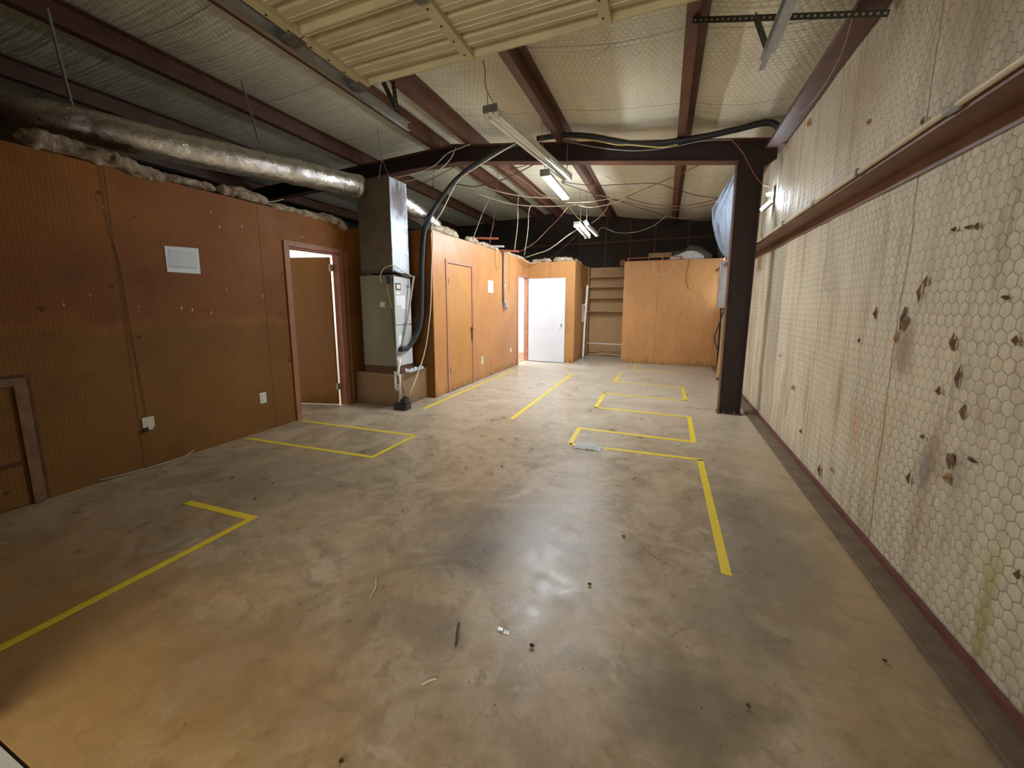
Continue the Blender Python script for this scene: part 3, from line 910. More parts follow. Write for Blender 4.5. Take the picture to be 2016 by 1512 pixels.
part(MB().bar((1.085, 5.80, 2.555), (1.165, 5.78, 2.635), 0.09, 0.006).bar((1.162, 5.78, 2.63), (1.162, 5.78, 2.83), 0.09, 0.006, up=(1, 0, 0)), 'added_shield', 'galv_dk', lp)  # added plate that keeps the lamp's light off the wall
# ------------------------------------------------------------------ foil duct, air handler
dp = [(-5.6, 1.75, 2.90), (-5.0, 1.62, 2.88), (-4.62, 1.62, 2.84), (-4.42, 1.92, 2.83), (-4.30, 2.25, 2.83), (-4.15, 2.9, 2.87), (-4.00, 3.6, 2.92), (-3.865, 4.285, 2.955)]


def ductr(u, a, p):
    r = 0.137 + 0.012 * noise.noise(p * 5) + 0.006 * noise.noise(Vector((p.y * 14, a * 2, 0)))
    for c, w in ((0.35, 0.10), (0.62, 0.01), (0.80, 0.008)):
        r -= 0.010 * math.exp(-((u - c) / (w * 0.6 + 0.004)) ** 2)
    if u < 0.42:
        r += 0.022 * noise.noise(Vector((p.y * 7, a * 1.5, 2)))
    return r


du = thing('foil_duct', 'large crinkled silver foil duct running above the pegboard wall', 'duct', (-4.2, 3, 2.75))
part(MB().tube(dp, 0.137, 28, True, ductr, 14), 'duct_body', 'foil', du, smooth=True)
part(MB().tube([(-3.885, 4.20, 2.95), (-3.865, 4.285, 2.955)], 0.150, 24, False), 'collar', 'foil', du, smooth=True)
for p, q, r_ in (((-4.47, 1.80, 2.97), (-4.62, 1.80, 3.70), 0.012), ((-4.11, 3.12, 3.00), (-4.2, 3.02, 3.70), 0.009)):
    part(MB().cyl(p, q, r_, 8), 'hanger_strap', 'galv', du)
part(MB().cyl((-4.10, 3.14, 3.0), (-4.3, 2.66, 3.68), 0.003, 6), 'hanger_wire', 'wire_s', du)

AX0, AX1, AY0, AY1 = -3.95, -3.375, 4.28, 4.63
pl = thing('supply_plenum', 'tall sheet metal plenum box standing on top of the air handler', 'duct', (-3.65, 4.45, 1.83))
part(MB().box((AX0 + 0.03, AY0, 1.83), (AX1 - 0.012, AY1, 3.03)), 'board_box', 'board', pl, bevel=0.004)
part(MB().box((AX1 - 0.012, AY0 - 0.004, 1.83), (AX1 - 0.004, AY1 + 0.004, 3.035)), 'side_sheet', 'plenum', pl, bevel=0.003)
for z in (2.10, 2.45):
    part(MB().box((AX1 - 0.004, AY0, z), (AX1 + 0.001, AY1, z + 0.012)), 'seam_strip', 'galv', pl)
part(MB().box((AX0 + 0.02, AY0 - 0.012, 1.82), (AX1 - 0.03, AY0, 1.86)), 'black_seal', 'black', pl)
part(MB().tube([(-3.60, 4.34, 3.03), (-3.66, 4.50, 3.36), (-3.72, 4.5, 3.80)], 0.004, 6, False).tube([(-3.42, 4.34, 3.03), (-3.66, 4.50, 3.36)], 0.004, 6, False), 'hanger_wire', 'wire_s', pl)
part(MB().tube([(-3.55, 4.62, 2.85), (-3.45, 4.95, 2.74), (-3.4, 5.4, 2.62)], 0.12, 18, True, lambda u, a, p: 0.13 + 0.012 * noise.noise(p * 6) - 0.03 * u, 8), 'flexible_duct', 'foil', pl, smooth=True)

ah = thing('air_handler', 'grey upright air handler cabinet on a plywood base', 'air handler', (-3.65, 4.45, 0.55))
part(MB().box((AX0, AY0 + 0.005, 0.55), (AX1 - 0.012, AY1, 1.80)), 'cabinet', 'ahu', ah, bevel=0.008)
part(MB().box((AX1 - 0.012, AY0, 1.13), (AX1, AY1 + 0.005, 1.775)), 'access_panel', 'ahu_side', ah, bevel=0.004)
part(MB().box((AX1 - 0.012, AY0, 0.56), (AX1, AY1 + 0.005, 1.122)), 'access_panel', 'ahu_side', ah, bevel=0.004)
part(MB().box((AX1, AY0 + 0.03, 1.60), (AX1 + 0.006, AY0 + 0.135, 1.69)), 'breaker_window', 'black', ah)
part(MB().box((AX1 + 0.006, AY0 + 0.045, 1.615), (AX1 + 0.009, AY0 + 0.12, 1.672)), 'breaker_face', 'cream', ah)
bd = part(MB().cyl((AX1, AY1 - 0.055, 1.655), (AX1 + 0.005, AY1 - 0.055, 1.655), 0.036, 20), 'badge', 'navy', ah)
for v in bd.data.vertices:
    zc = 1.655 - bd['_w'][2]
    v.co.z = zc + (v.co.z - zc) * 0.5
part(MB().box((AX1 + 0.005, AY1 - 0.078, 1.650), (AX1 + 0.0065, AY1 - 0.03, 1.662)), 'badge_lettering', 'paper', ah)
part(MB().box((AX1, AY0 + 0.05, 1.545), (AX1 + 0.002, AY0 + 0.11, 1.575)), 'label_sticker', 'paper', ah)
part(MB().box((AX1, AY0 + 0.035, 1.40), (AX1 + 0.002, AY0 + 0.14, 1.52)), 'label_sticker', 'paper', ah)
part(MB().box((AX1, AY0 + 0.145, 1.345), (AX1 + 0.002, AY0 + 0.225, 1.53)), 'label_sticker', 'paper', ah)
part(MB().box((AX1, AY0 + 0.16, 1.17), (AX1 + 0.003, AY0 + 0.20, 1.185)), 'label_sticker', 'paper', ah)
part(MB().box((AX1, AY0 + 0.05, 0.92), (AX1 + 0.003, AY0 + 0.12, 0.985)).box((AX1, AY0 + 0.05, 0.86), (AX1 + 0.002, AY0 + 0.13, 0.91)), 'rating_plate', 'paper', ah)
for k in range(5):
    part(MB().box((AX1 + 0.0025, AY0 + 0.04, 1.415 + k * 0.02), (AX1 + 0.003, AY0 + 0.13, 1.418 + k * 0.02)), 'printed_line', 'ink', ah)
part(MB().box((-3.62, AY0 - 0.002, 1.37), (-3.54, AY0 + 0.005, 1.44)), 'label_sticker', 'cream', ah)
part(MB().box((-3.47, AY0 - 0.04, 1.68), (-3.395, AY0 + 0.005, 1.78)), 'junction_box', 'blackp', ah, bevel=0.004)
part(MB().tube([(-3.44, AY0 - 0.02, 1.69), (-3.47, AY0 - 0.015, 1.62), (-3.44, AY0 - 0.01, 1.45), (-3.425, AY0 - 0.01, 1.36)], 0.004, 6), 'control_wire', 'wire_w', ah)
part(MB().tube([(-3.425, AY0 - 0.01, 1.36), (-3.41, AY0 - 0.012, 1.2), (-3.40, AY0 - 0.012, 1.0), (-3.37, AY0 - 0.012, 0.82)], 0.004, 6), 'control_wire', 'black', ah)
part(MB().box((AX0 + 0.02, AY0, 0.455), (AX1, AY1 + 0.02, 0.55)), 'wood_frame', 'wood_dk', ah)
pf = MB().box((-4.085, 4.255, 0.0), (-3.315, 4.275, 0.455)).box((-3.335, 4.275, 0.0), (-3.315, 4.89, 0.455)).box((-4.085, 4.275, 0.435), (-3.335, 4.89, 0.455)).box((-4.085, 4.275, 0), (-4.065, 4.89, 0.435)).box((-4.065, 4.87, 0), (-3.335, 4.89, 0.435)).build('plywood_base', 'ply', bevel=0.002)
tag(pf, 'low tan plywood box base under the air handler', 'base')

# refrigerant hose (two black insulated lines)
for k, (dx, lab) in enumerate(((0.0, 'thick black insulated hose dropping beside the air handler to its front'), (-0.035, 'thinner black insulated hose behind the thick one beside the air handler'))):
    r_ = 0.033 if k == 0 else 0.018
    o = MB().tube([(-2.002, 5.42, 3.648), (-2.304, 5.4, 3.596), (-2.666, 5.36, 3.443), (-2.914, 5.3, 3.279), (-3.081, 5.24, 3.102), (-3.28 + dx, 5.10, 2.75), (-3.25 + dx, 4.86, 2.45), (-3.27 + dx, 4.80, 2.0), (-3.27 + dx, 4.76, 1.5), (-3.265 + dx, 4.70, 1.15), (-3.29 + dx, 4.58, 0.92), (-3.33, 4.45 + 0.03 * k, 0.80), (-3.365, 4.36, 0.80)], r_, 12).build('refrigerant_hose', 'black', smooth=True)
    tag(o, lab, 'hose', 'hoses beside the air handler')
o = MB().tube([(-3.30, 4.62, 1.80), (-3.32, 4.56, 1.5), (-3.345, 4.5, 1.2), (-3.355, 4.42, 0.95), (-3.36, 4.38, 0.83)], 0.014, 10).build('refrigerant_hose', 'wire_g', smooth=True)
tag(o, 'grey hose slanting across the pale side panel of the air handler', 'hose')
o = MB().box((-3.37, 4.31, 0.76), (-3.31, 4.46, 0.83)).build('valve_wrap', 'black', bevel=0.01)
tag(o, 'black wrapped valve where the hoses enter the air handler', 'valve')

# condensate drain
dr = thing('drain_pipe', 'white plastic drain pipe with a trap on the front of the plywood base', 'pipe', (-3.33, 4.25, 0.1))
part(MB().tube([(-3.345, 4.30, 0.66), (-3.335, 4.27, 0.60), (-3.33, 4.235, 0.50), (-3.335, 4.225, 0.46)], 0.018, 10, False), 'elbow', 'pvc', dr, smooth=True)
part(MB().tube([(-3.375, 4.225, 0.50), (-3.375, 4.225, 0.27), (-3.36, 4.225, 0.25), (-3.335, 4.225, 0.25), (-3.325, 4.225, 0.27), (-3.325, 4.225, 0.33)], 0.015, 10, False), 'trap', 'pvc', dr, smooth=True)
part(MB().tube([(-3.375, 4.225, 0.46), (-3.30, 4.225, 0.46), (-3.30, 4.225, 0.40), (-3.295, 4.20, 0.085)], 0.014, 10, False), 'riser', 'pvc', dr, smooth=True)
pu = thing('condensate_pump', 'small black pump on the floor in front of the plywood base', 'pump', (-3.22, 4.20, 0))
part(MB().box((-3.34, 4.12, 0.0), (-3.14, 4.245, 0.085)), 'tank', 'blackp', pu, bevel=0.01)
part(MB().box((-3.24, 4.13, 0.085), (-3.15, 4.235, 0.15)), 'motor_housing', 'blackp', pu, bevel=0.01)
part(MB().cyl((-3.19, 4.18, 0.15), (-3.19, 4.18, 0.18), 0.032), 'cap', 'blackp', pu)
o = MB().tube([(-3.20, 4.18, 0.14), (-3.24, 4.21, 0.25), (-3.29, 4.23, 0.32), (-3.31, 4.24, 0.34)], 0.005, 6).build('pump_cord', 'black')
tag(o, 'short black cord looping from the pump to the plywood base', 'cable')
pb = MB().grid(lambda u, v: (-3.355 + 0.13 * u * (1 - 0.3 * v), 4.35 + 0.42 * v, 0.475 + 0.05 * abs(noise.noise(Vector((u * 4, v * 6, 0)))) * 2 * math.sin(math.pi * u)), 12, 20).build('plastic_scrap', 'plastic', smooth=True)
tag(pb, 'crumpled clear plastic lying on the plywood base beside the air handler', 'plastic sheet')

# ------------------------------------------------------------------ loose insulation lying along the wall tops
def batt(label, pts, r, seed, flat=0.6):
    def rf_(u, a, p):
        k = 1 + 0.45 * noise.noise(p * 7 + Vector((seed, 0, 0)) + Vector((0, 0, a))) + 0.40 * noise.noise(p * 22 + Vector((0, seed, a * 1.3)))
        e = min(1.0, 6 * min(u, 1 - u) + 0.35)
        return r * k * e
    o = MB().tube(pts, r, 14, True, rf_, 14).build('insulation_batt', 'batt', smooth=True)
    tag(o, label, 'insulation', 'loose insulation along the wall tops')
    return o


batt('loose insulation on the pegboard wall top, at the far left under the duct bend', [(-4.16, 1.35, 2.53), (-4.14, 1.6, 2.54), (-4.13, 1.9, 2.53)], 0.065, 1)
batt('sagging brown and silver insulation flap under the foil duct', [(-4.13, 1.75, 2.55), (-4.12, 1.9, 2.53), (-4.13, 2.05, 2.50), (-4.15, 2.2, 2.49)], 0.060, 2)
batt('loose insulation on the pegboard wall top, left of the paper notice', [(-4.15, 2.15, 2.52), (-4.14, 2.4, 2.52), (-4.14, 2.62, 2.515)], 0.035, 3)
batt('thick insulation roll on the pegboard wall top, above the paper notice', [(-4.14, 2.62, 2.53), (-4.13, 2.85, 2.54), (-4.13, 3.15, 2.52)], 0.055, 4)
batt('loose insulation on the pegboard wall top, above the brown doorway', [(-4.14, 3.15, 2.50), (-4.14, 3.5, 2.50), (-4.13, 3.85, 2.50)], 0.038, 5)
batt('insulation flap drooping over the pegboard wall top beside the plenum', [(-4.14, 3.8, 2.51), (-4.10, 4.0, 2.50), (-4.07, 4.12, 2.46), (-4.06, 4.2, 2.40)], 0.055, 6)
batt('loose insulation on the long partition, beside the black hoses', [(-3.22, 4.95, 2.50), (-3.21, 5.2, 2.52), (-3.21, 5.45, 2.52), (-3.22, 5.75, 2.50)], 0.058, 7)
batt('small grey insulation lump on the partition above the tan door', [(-3.22, 6.05, 2.50), (-3.21, 6.25, 2.53), (-3.22, 6.45, 2.49)], 0.055, 8)
batt('loose insulation under the red boards on the long partition', [(-3.22, 6.5, 2.49), (-3.21, 6.9, 2.51), (-3.21, 7.4, 2.49)], 0.045, 9)
batt('grey insulation on the long partition above the white doorway', [(-3.22, 7.7, 2.49), (-3.21, 8.2, 2.49), (-3.20, 9.0, 2.48)], 0.04, 10)
batt('loose insulation on the bump-out over the white door, left half', [(-3.1, 9.2, 2.44), (-2.85, 9.2, 2.46), (-2.6, 9.2, 2.45)], 0.05, 11)
batt('loose insulation on the bump-out over the white door, right half', [(-2.55, 9.2, 2.46), (-2.3, 9.2, 2.47), (-2.05, 9.2, 2.44)], 0.055, 12)
batt('insulation lump at the bump-out corner beside the shelves', [(-2.04, 9.3, 2.44), (-2.04, 9.6, 2.43), (-2.04, 9.9, 2.42)], 0.05, 13)

# boards on top of the long partition
for a, b, w, h, mt, lab in (
        ((-3.32, 6.45, 2.60), (-2.86, 6.60, 2.585), 0.06, 0.03, 'redwood', 'reddish board end sticking out highest over the long partition'),
        ((-3.34, 7.0, 2.53), (-2.96, 7.1, 2.52), 0.07, 0.03, 'white', 'pale board between the two reddish ones on the partition'),
        ((-3.34, 7.35, 2.50), (-2.82, 7.55, 2.478), 0.06, 0.03, 'redwood', 'reddish board lowest of the three, above the black pipe on the partition')):
    tag(MB().bar(a, b, w, h).build('loose_board', mt, bevel=0.003), lab, 'board', 'boards sticking out over the partition')

# black pipe / cable drop on the long partition
ds = thing('cable_drop', 'black conduit drop ending in a bundle of grey wires on the partition', 'cable', (-3.15, 7.5, 1.4))
part(MB().tube([(-3.145, 7.50, 2.46), (-3.15, 7.50, 2.0), (-3.15, 7.50, 1.45)], 0.014, 8), 'conduit', 'black', ds)
part(MB().tube([(-3.13, 7.54, 2.46), (-3.13, 7.54, 1.6), (-3.13, 7.56, 1.38)], 0.009, 8), 'grey_line', 'wire_g', ds)
part(MB().tube([(-3.14, 7.53, 1.50), (-3.12, 7.56, 1.42), (-3.11, 7.57, 1.33), (-3.13, 7.56, 1.27)], 0.028, 8, True, lambda u, a, p: 0.03 * (0.4 + math.sin(math.pi * min(u + 0.1, 1))) * (1 + 0.4 * noise.noise(p * 30))), 'wire_bundle', 'wire_g', ds)

# ------------------------------------------------------------------ papers and wall plates
pp = thing('paper_notice', 'white landscape paper sheet on the pegboard wall', 'paper', (XL, 2.25, 1.8))
part(MB().grid(lambda u, v: (XL + 0.004 + 0.006 * u * v, 2.118 + 0.265 * u, 1.690 + (0.222 + 0.012 * u) * v), 6, 6), 'sheet', 'paper', pp, solid=0.0006)
pr_ = MB()
for k, z in enumerate((1.735, 1.745, 1.865, 1.875)):
    pr_.box((XL + 0.011, 2.145, z), (XL + 0.0116, 2.355, z + 0.003))
pr_.box((XL + 0.011, 2.145, 1.735), (XL + 0.0116, 2.148, 1.878)).box((XL + 0.011, 2.352, 1.735), (XL + 0.0116, 2.355, 1.878))
for k in range(5):
    pr_.box((XL + 0.011, 2.16, 1.77 + k * 0.018), (XL + 0.0115, 2.34, 1.773 + k * 0.018))
part(pr_, 'faint_printing', 'print', pp)
p2 = thing('paper_notice', 'small white upright paper on the long partition beside the black conduit', 'paper', (XP, 6.9, 1.7))
part(MB().box((XP + 0.001, 6.80, 1.635), (XP + 0.003, 7.04, 1.865)), 'sheet', 'paper', p2)
pr_ = MB()
for k in range(6):
    pr_.box((XP + 0.003, 6.84, 1.68 + k * 0.028), (XP + 0.0036, 7.0, 1.684 + k * 0.028))
part(pr_, 'faint_printing', 'print', p2)


def plate(label, x, y, z, w, h, kind):
    t = thing('wall_outlet', label, 'outlet', (x, y, z))
    part(MB().box((x, y - w / 2, z - h / 2), (x + 0.006, y + w / 2, z + h / 2)), 'cover_plate', 'cream', t, bevel=0.002)
    if kind:
        part(MB().box((x + 0.006, y - 0.016, z + 0.008), (x + 0.009, y + 0.016, z + 0.036)).box((x + 0.006, y - 0.016, z - 0.036), (x + 0.009, y + 0.016, z - 0.008)), 'socket', 'white', t, bevel=0.002)
        for dy in (-0.0065, 0.0065):
            for dz in (0.022, -0.022):
                part(MB().box((x + 0.009, y + dy - 0.0015, z + dz - 0.006), (x + 0.0095, y + dy + 0.0015, z + dz + 0.006)), 'slot', 'black', t)
    return t


plate('cream outlet on the pegboard wall beside the brown doorway', XL, 2.875, 0.375, 0.075, 0.12, True)
o1 = plate('cream outlet with a broken lower edge, left of the doorway outlet', XL, 1.845, 0.395, 0.085, 0.09, False)
part(MB().box((XL + 0.006, 1.83, 0.335), (XL + 0.03, 1.865, 0.36)), 'plug_stub', 'cream', o1)
part(MB().box((XL + 0.006, 1.80, 0.32), (XL + 0.02, 1.825, 0.35)), 'burnt_stub', 'black', o1)
plate('narrow cream outlet low on the long partition right of the tan door', XP, 6.51, 0.36, 0.085, 0.14, True)
plate('small pale plate low on the partition beside the white doorway', XP, 7.97, 0.40, 0.09, 0.10, False)
plate('small cream plate high on the partition right of the black conduit', XP, 7.66, 1.80, 0.05, 0.06, False)

# framed hatch at the far left
ht = thing('wall_hatch', 'low framed hatch at the left end of the pegboard wall', 'hatch', (XL, 0.8, 0))
part(MB().box((XL, 0.42, 0.01), (XL + 0.006, 1.15, 0.86)), 'panel', 'peg', ht)
part(MB().box((XL + 0.001, 0.42, 0.85), (XL + 0.02, 1.205, 0.905)), 'top_rail', 'hatchwood', ht, bevel=0.002)
part(MB().box((XL + 0.001, 1.145, 0.005), (XL + 0.02, 1.205, 0.85)), 'side_rail', 'hatchwood', ht, bevel=0.002)
part(MB().box((XL + 0.001, 1.205, 0.005), (XL + 0.008, 1.225, 0.92)).box((XL + 0.001, 0.42, 0.905), (XL + 0.008, 1.205, 0.925)), 'dark_edge', 'wood_dk', ht)  # thin dark outline beside the hatch rails
part(MB().box((XL + 0.007, 0.42, 0.30), (XL + 0.012, 1.145, 0.325)), 'middle_rail', 'wood_dk', ht)
tag(MB().tube([(XL + 0.006, 1.76, 2.46), (XL + 0.006, 1.765, 2.0), (XL + 0.006, 1.80, 1.75), (XL + 0.006, 1.81, 1.3), (XL + 0.006, 1.84, 0.45)], 0.0018, 6).build('thin_cable', 'wire_b'), 'thin dark wire running down the pegboard wall to the broken outlet', 'cable')
tag(MB().tube([(XL + 0.01, 1.5, 0.02), (-4.06, 1.8, 0.012), (-4.04, 2.0, 0.012), (XL + 0.012, 2.15, 0.03)], 0.004, 6).build('grey_cord', 'wire_g'), 'thin grey cord lying at the foot of the pegboard wall', 'cable')
tag(MB().box((XL, 4.19, 0.0), (XL + 0.012, 4.215, 2.10)).build('wall_batten', 'trim_rb'), 'narrow brown batten on the wall right of the brown doorway', 'trim')

# ------------------------------------------------------------------ rear shelves
sh = thing('shelf_unit', 'recessed tan shelves between the bump-out and the rear closet', 'shelves', (-1.45, 10.9, 0))
part(MB().box((-1.99, 11.05, 0.0), (-0.95, 11.07, 2.42)), 'back_panel', 'hard3', sh)
part(MB().box((-1.995, 10.74, 0.0), (-1.975, 11.05, 2.42)), 'side_panel', 'hard3', sh)
part(MB().box((-0.965, 10.74, 0.0), (-0.945, 11.05, 2.42)), 'side_panel', 'hard3', sh)
for z in (2.135, 1.87, 1.575, 1.215):
    part(MB().box((-1.975, 10.76, z), (-0.965, 11.05, z + 0.02)), 'shelf', 'hard3', sh)
tag(MB().cyl((-1.97, 10.72, 0.345), (-0.95, 10.72, 0.335), 0.018, 12).build('rack_pipe', 'pvc', smooth=True), 'white horizontal pipe across the bottom of the shelf recess', 'pipe')
tag(MB().bar((-1.92, 10.84, 0.03), (-1.02, 10.80, 0.05), 0.07, 0.03).build('loose_board', 'wood'), 'pale board on the floor of the shelf recess', 'board')
tag(MB().bar((-1.93, 10.93, 0.10), (-1.25, 10.95, 0.045), 0.10, 0.02).build('loose_board', 'wood'), 'thin board leaning at the back of the shelf recess floor', 'board')
tag(MB().sphere((-1.10, 10.78, 2.50), 0.10, (1, 0.6, 1)).build('wire_coil', 'wire_br', smooth=True), 'tangled brown bundle above the shelves beside the rear closet', 'bundle')
tag(MB().tube([(-1.93, 9.98, 0.0), (-1.91, 10.0, 0.9), (-1.86, 9.98, 1.90)], 0.026, 12).build('standing_pipe', 'pvc', smooth=True), 'white pipe standing against the bump-out left of the shelves', 'pipe')
cb = thing('switch_box', 'dark electrical box with two pale knobs on the bump-out side', 'switch', (-2.0, 10.2, 1.2))
part(MB().box((-2.0, 10.05, 0.95), (-1.945, 10.30, 1.42)), 'box', 'wire_g', cb, bevel=0.005)
part(MB().sphere((-1.93, 10.02, 1.40), 0.035), 'knob', 'cream', cb, smooth=True)
part(MB().sphere((-1.93, 10.02, 1.10), 0.035), 'knob', 'cream', cb, smooth=True)
tag(MB().tube([(-1.985, 9.9, 2.40), (-1.985, 9.9, 2.1), (-1.985, 10.15, 1.8), (-1.985, 10.15, 1.42)], 0.006, 6).build('thin_cable', 'wire_b'), 'thin wire down the bump-out side to the dark electrical box', 'cable')

# items over the rear closet
fr = thing('wood_tray', 'reddish open wooden frame lying on top of the rear closet', 'frame', (-0.35, 9.75, 2.41))
part(MB().box((-0.88, 9.70, 2.412), (0.30, 9.73, 2.425)).box((-0.88, 9.70, 2.48), (0.30, 9.73, 2.495)), 'rail', 'redwood', fr)
for x in (-0.88, -0.12, 0.27):
    part(MB().box((x, 9.70, 2.425), (x + 0.03, 9.73, 2.48)), 'upright', 'redwood', fr)
tag(MB().box((-0.42, 9.85, 2.50), (0.10, 10.15, 2.515)).box((-0.42, 9.84, 2.515), (0.10, 9.85, 2.60)).box((0.085, 9.84, 2.515), (0.10, 10.15, 2.64)).box((-0.42, 9.86, 2.42), (-0.40, 10.1, 2.50)).box((0.06, 9.86, 2.42), (0.08, 10.1, 2.50)).build('open_box', 'ply'), 'shallow pale box behind the reddish frame on the rear closet', 'box')


def bag(u, v):
    a = 2 * math.pi * u
    h = v
    x = 0.42 + (0.52 * math.cos(a)) * math.cos(h * 1.5) * (1 + 0.12 * noise.noise(Vector((math.cos(a) * 2, math.sin(a) * 2, h * 3))))
    y = 10.05 + (0.24 * math.sin(a)) * math.cos(h * 1.5)
    z = 2.42 + 0.34 * math.sin(h * 1.5) * (0.85 + 0.2 * math.cos(a)) + 0.05 * noise.noise(Vector((x * 5, y * 5, h * 4)))
    return (x, y, z)


tag(MB().grid(bag, 40, 14).build('plastic_bundle', 'plastic_b', smooth=True), 'large dusty plastic-wrapped bundle on the rear closet', 'bag')
tag(MB().grid(lambda u, v: (0.05 + 0.70 * u, 9.74 + 0.03 * noise.noise(Vector((u * 6, v * 6, 1))), 2.42 + (0.06 + 0.24 * u * math.sin(math.pi * (0.2 + 0.8 * u))) * v + 0.02 * noise.noise(Vector((u * 9, v * 5, 0)))), 24, 8).build('plastic_scrap', 'plastic', smooth=True), 'crumpled clear plastic in front of the dusty bundle on the rear closet', 'plastic sheet')

# right side beyond the column
ep = thing('breaker_panel', 'tall grey electrical cabinet on the right wall beyond the column', 'electrical panel', (1.08, 8.6, 1.35))
part(MB().box((0.955, 8.45, 1.34), (1.145, 8.62, 2.24)), 'enclosure', 'wire_g', ep, bevel=0.004)
part(MB().box((0.945, 8.455, 1.345), (0.955, 8.61, 2.235)), 'door', 'galv', ep, bevel=0.003)
tag(MB().tube([(1.05, 8.5, 2.24), (1.05, 8.5, 2.40), (1.08, 8.5, 2.9)], 0.03, 10).build('service_conduit', 'wire_r', smooth=True), 'reddish conduit rising out of the grey electrical cabinet', 'pipe')
tag(MB().tube([(1.09, 8.44, 2.1), (1.12, 8.40, 1.7), (1.06, 8.4, 1.3), (0.98, 8.38, 1.0), (0.93, 8.4, 0.75), (1.0, 8.40, 0.55)], 0.012, 8).build('hanging_cable', 'black', smooth=True), 'black cable hanging below the grey electrical cabinet', 'cable')
for a, b, lab in (((1.00, 8.1, 0.03), (1.09, 8.3, 1.22), 'pale board leaning on the right wall behind the column, nearest'),
                  ((1.05, 8.45, 0.03), (1.12, 8.55, 1.15), 'pale board leaning behind the nearest one beyond the column'),
                  ((1.09, 7.8, 0.05), (1.13, 7.7, 1.35), 'white-edged board standing against the right wall beyond the column')):
    tag(MB().bar(a, b, 0.07, 0.025, up=(0, 1, 0)).build('leaning_board', 'wood' if 'white' not in lab else 'white', bevel=0.002), lab, 'board', 'boards leaning beyond the column')
tag(MB().box((0.98, 8.0, 0.0), (1.03, 8.14, 0.03)).build('wood_scrap', 'wood_dk'), 'small dark scrap on the floor at the foot of the leaning boards', 'scrap')


def sheet(u, v):
    # hangs from the rafter, bulging toward the room
    z = 3.09 - 1.07 * v
    w = 0.02 + 0.24 * math.sin(math.pi * min(1, 0.25 + 0.75 * v)) ** 0.6 * min(1, v * 2.2 + 0.1)
    x = 0.80 - 0.02 - w * (1 - u) + 0.04 * u - 0.02 * v
    y = 5.66 + 0.25 * min(1, v * 3) + 0.35 * u * min(1, v * 3) + 0.05 * noise.noise(Vector((u * 7, v * 3, 0))) + 0.03 * noise.noise(Vector((u * 16, v * 7, 3)))
    return (x, y, z)


tag(MB().grid(sheet, 24, 60).build('plastic_drape', mat_plastic('bluish_sheeting', (0.62, 0.76, 0.95), 0.75, 0.2), smooth=True), 'crinkled bluish plastic sheet hanging just left of the column top', 'plastic sheet')

# ------------------------------------------------------------------ floor tape
def tape(label, runs, w=0.05):
    x0, y0 = runs[0][0]
    t = thing('floor_tape', label, 'floor tape', (x0, y0, 0), 'yellow tape outlines on the floor')
    for a, b in runs:
        d = (Vector(b) - Vector(a)).normalized()
        n = Vector((-d.y, d.x)) * w / 2
        L = (Vector(b) - Vector(a)).length
        k = max(2, int(L / 0.12))

        def f(u, v):
            q = Vector(a).lerp(Vector(b), u) + n * (2 * v - 1) * (1 + 0.05 * noise.noise(Vector((a[0] + u * 20, a[1], v))))
            return (q.x, q.y, 0.0012 + 0.0004 * (abs(hash((a, b))) % 3))
        part(MB().grid(f, k, 1), 'strip', 'tape', t, solid=0.0006)
    return t


tape('yellow tape corner on the floor at the near left', [((-2.47, 0.36), (-2.47, 1.61)), ((-2.47, 1.585), (-3.11, 1.555))])
tape('yellow tape bracket on the floor in front of the brown doorway', [((-4.05, 2.62), (-2.45, 2.70)), ((-2.455, 2.68), (-2.445, 3.37)), ((-2.45, 3.345), (-4.07, 3.285))], 0.042)
tape('yellow tape line on the floor along the foot of the long partition', [((-2.98, 4.29), (-3.0, 7.72))])
tape('single straight yellow tape line in the middle of the floor', [((-1.695, 4.28), (-1.69, 7.63))])
tape('long zigzag yellow tape outline on the right of the floor', [((0.373, 2.12), (0.37, 3.745)), ((0.39, 3.745), (-0.83, 3.705)), ((-0.825, 3.69), (-0.842, 4.26)), ((-0.86, 4.244), (0.36, 4.23)), ((0.347, 4.21), (0.357, 5.21)),
      ((0.375, 5.19), (-0.835, 5.225)), ((-0.815, 5.21), (-0.829, 6.17)), ((-0.85, 6.15), (0.38, 6.09)), ((0.357, 6.08), (0.357, 7.13)), ((0.38, 7.11), (-0.81, 7.14)), ((-0.786, 7.12), (-0.783, 8.17))])
tape('faint short yellow tape mark in front of the rear closet', [((-0.56, 8.75), (-0.56, 9.3)), ((-0.56, 8.77), (0.3, 8.5))])

# ------------------------------------------------------------------ floor litter
tag(MB().tube([(-0.778, 1.33, 0.006), (-0.756, 1.28, 0.006), (-0.733, 1.228, 0.006)], 0.0045, 8).build('rusty_nail', 'wire_b', smooth=True), 'long dark rusty nail on the floor in the foreground', 'nail')
bf = thing('metal_clip', 'small grey metal clip on the floor right of the rusty nail', 'metal part', (-0.577, 1.37, 0))
part(MB().box((-0.605, 1.361, 0.0), (-0.579, 1.377, 0.008)), 'body', 'galv', bf, bevel=0.002)
part(MB().box((-0.577, 1.360, 0.0), (-0.548, 1.376, 0.006)), 'tab', 'paper', bf, bevel=0.002)
tag(MB().tube([(-1.31, 1.42, 0.004), (-1.27, 1.37, 0.006), (-1.25, 1.31, 0.004)], 0.0028, 6).build('straw', 'conduit'), 'curved pale straw on the floor left of the foreground stain', 'straw')
tag(MB().tube([(-0.768, 1.036, 0.004), (-0.75, 1.059, 0.006), (-0.729, 1.077, 0.004)], 0.003, 6).build('straw', 'conduit'), 'short pale straw on the floor below the rusty nail', 'straw')
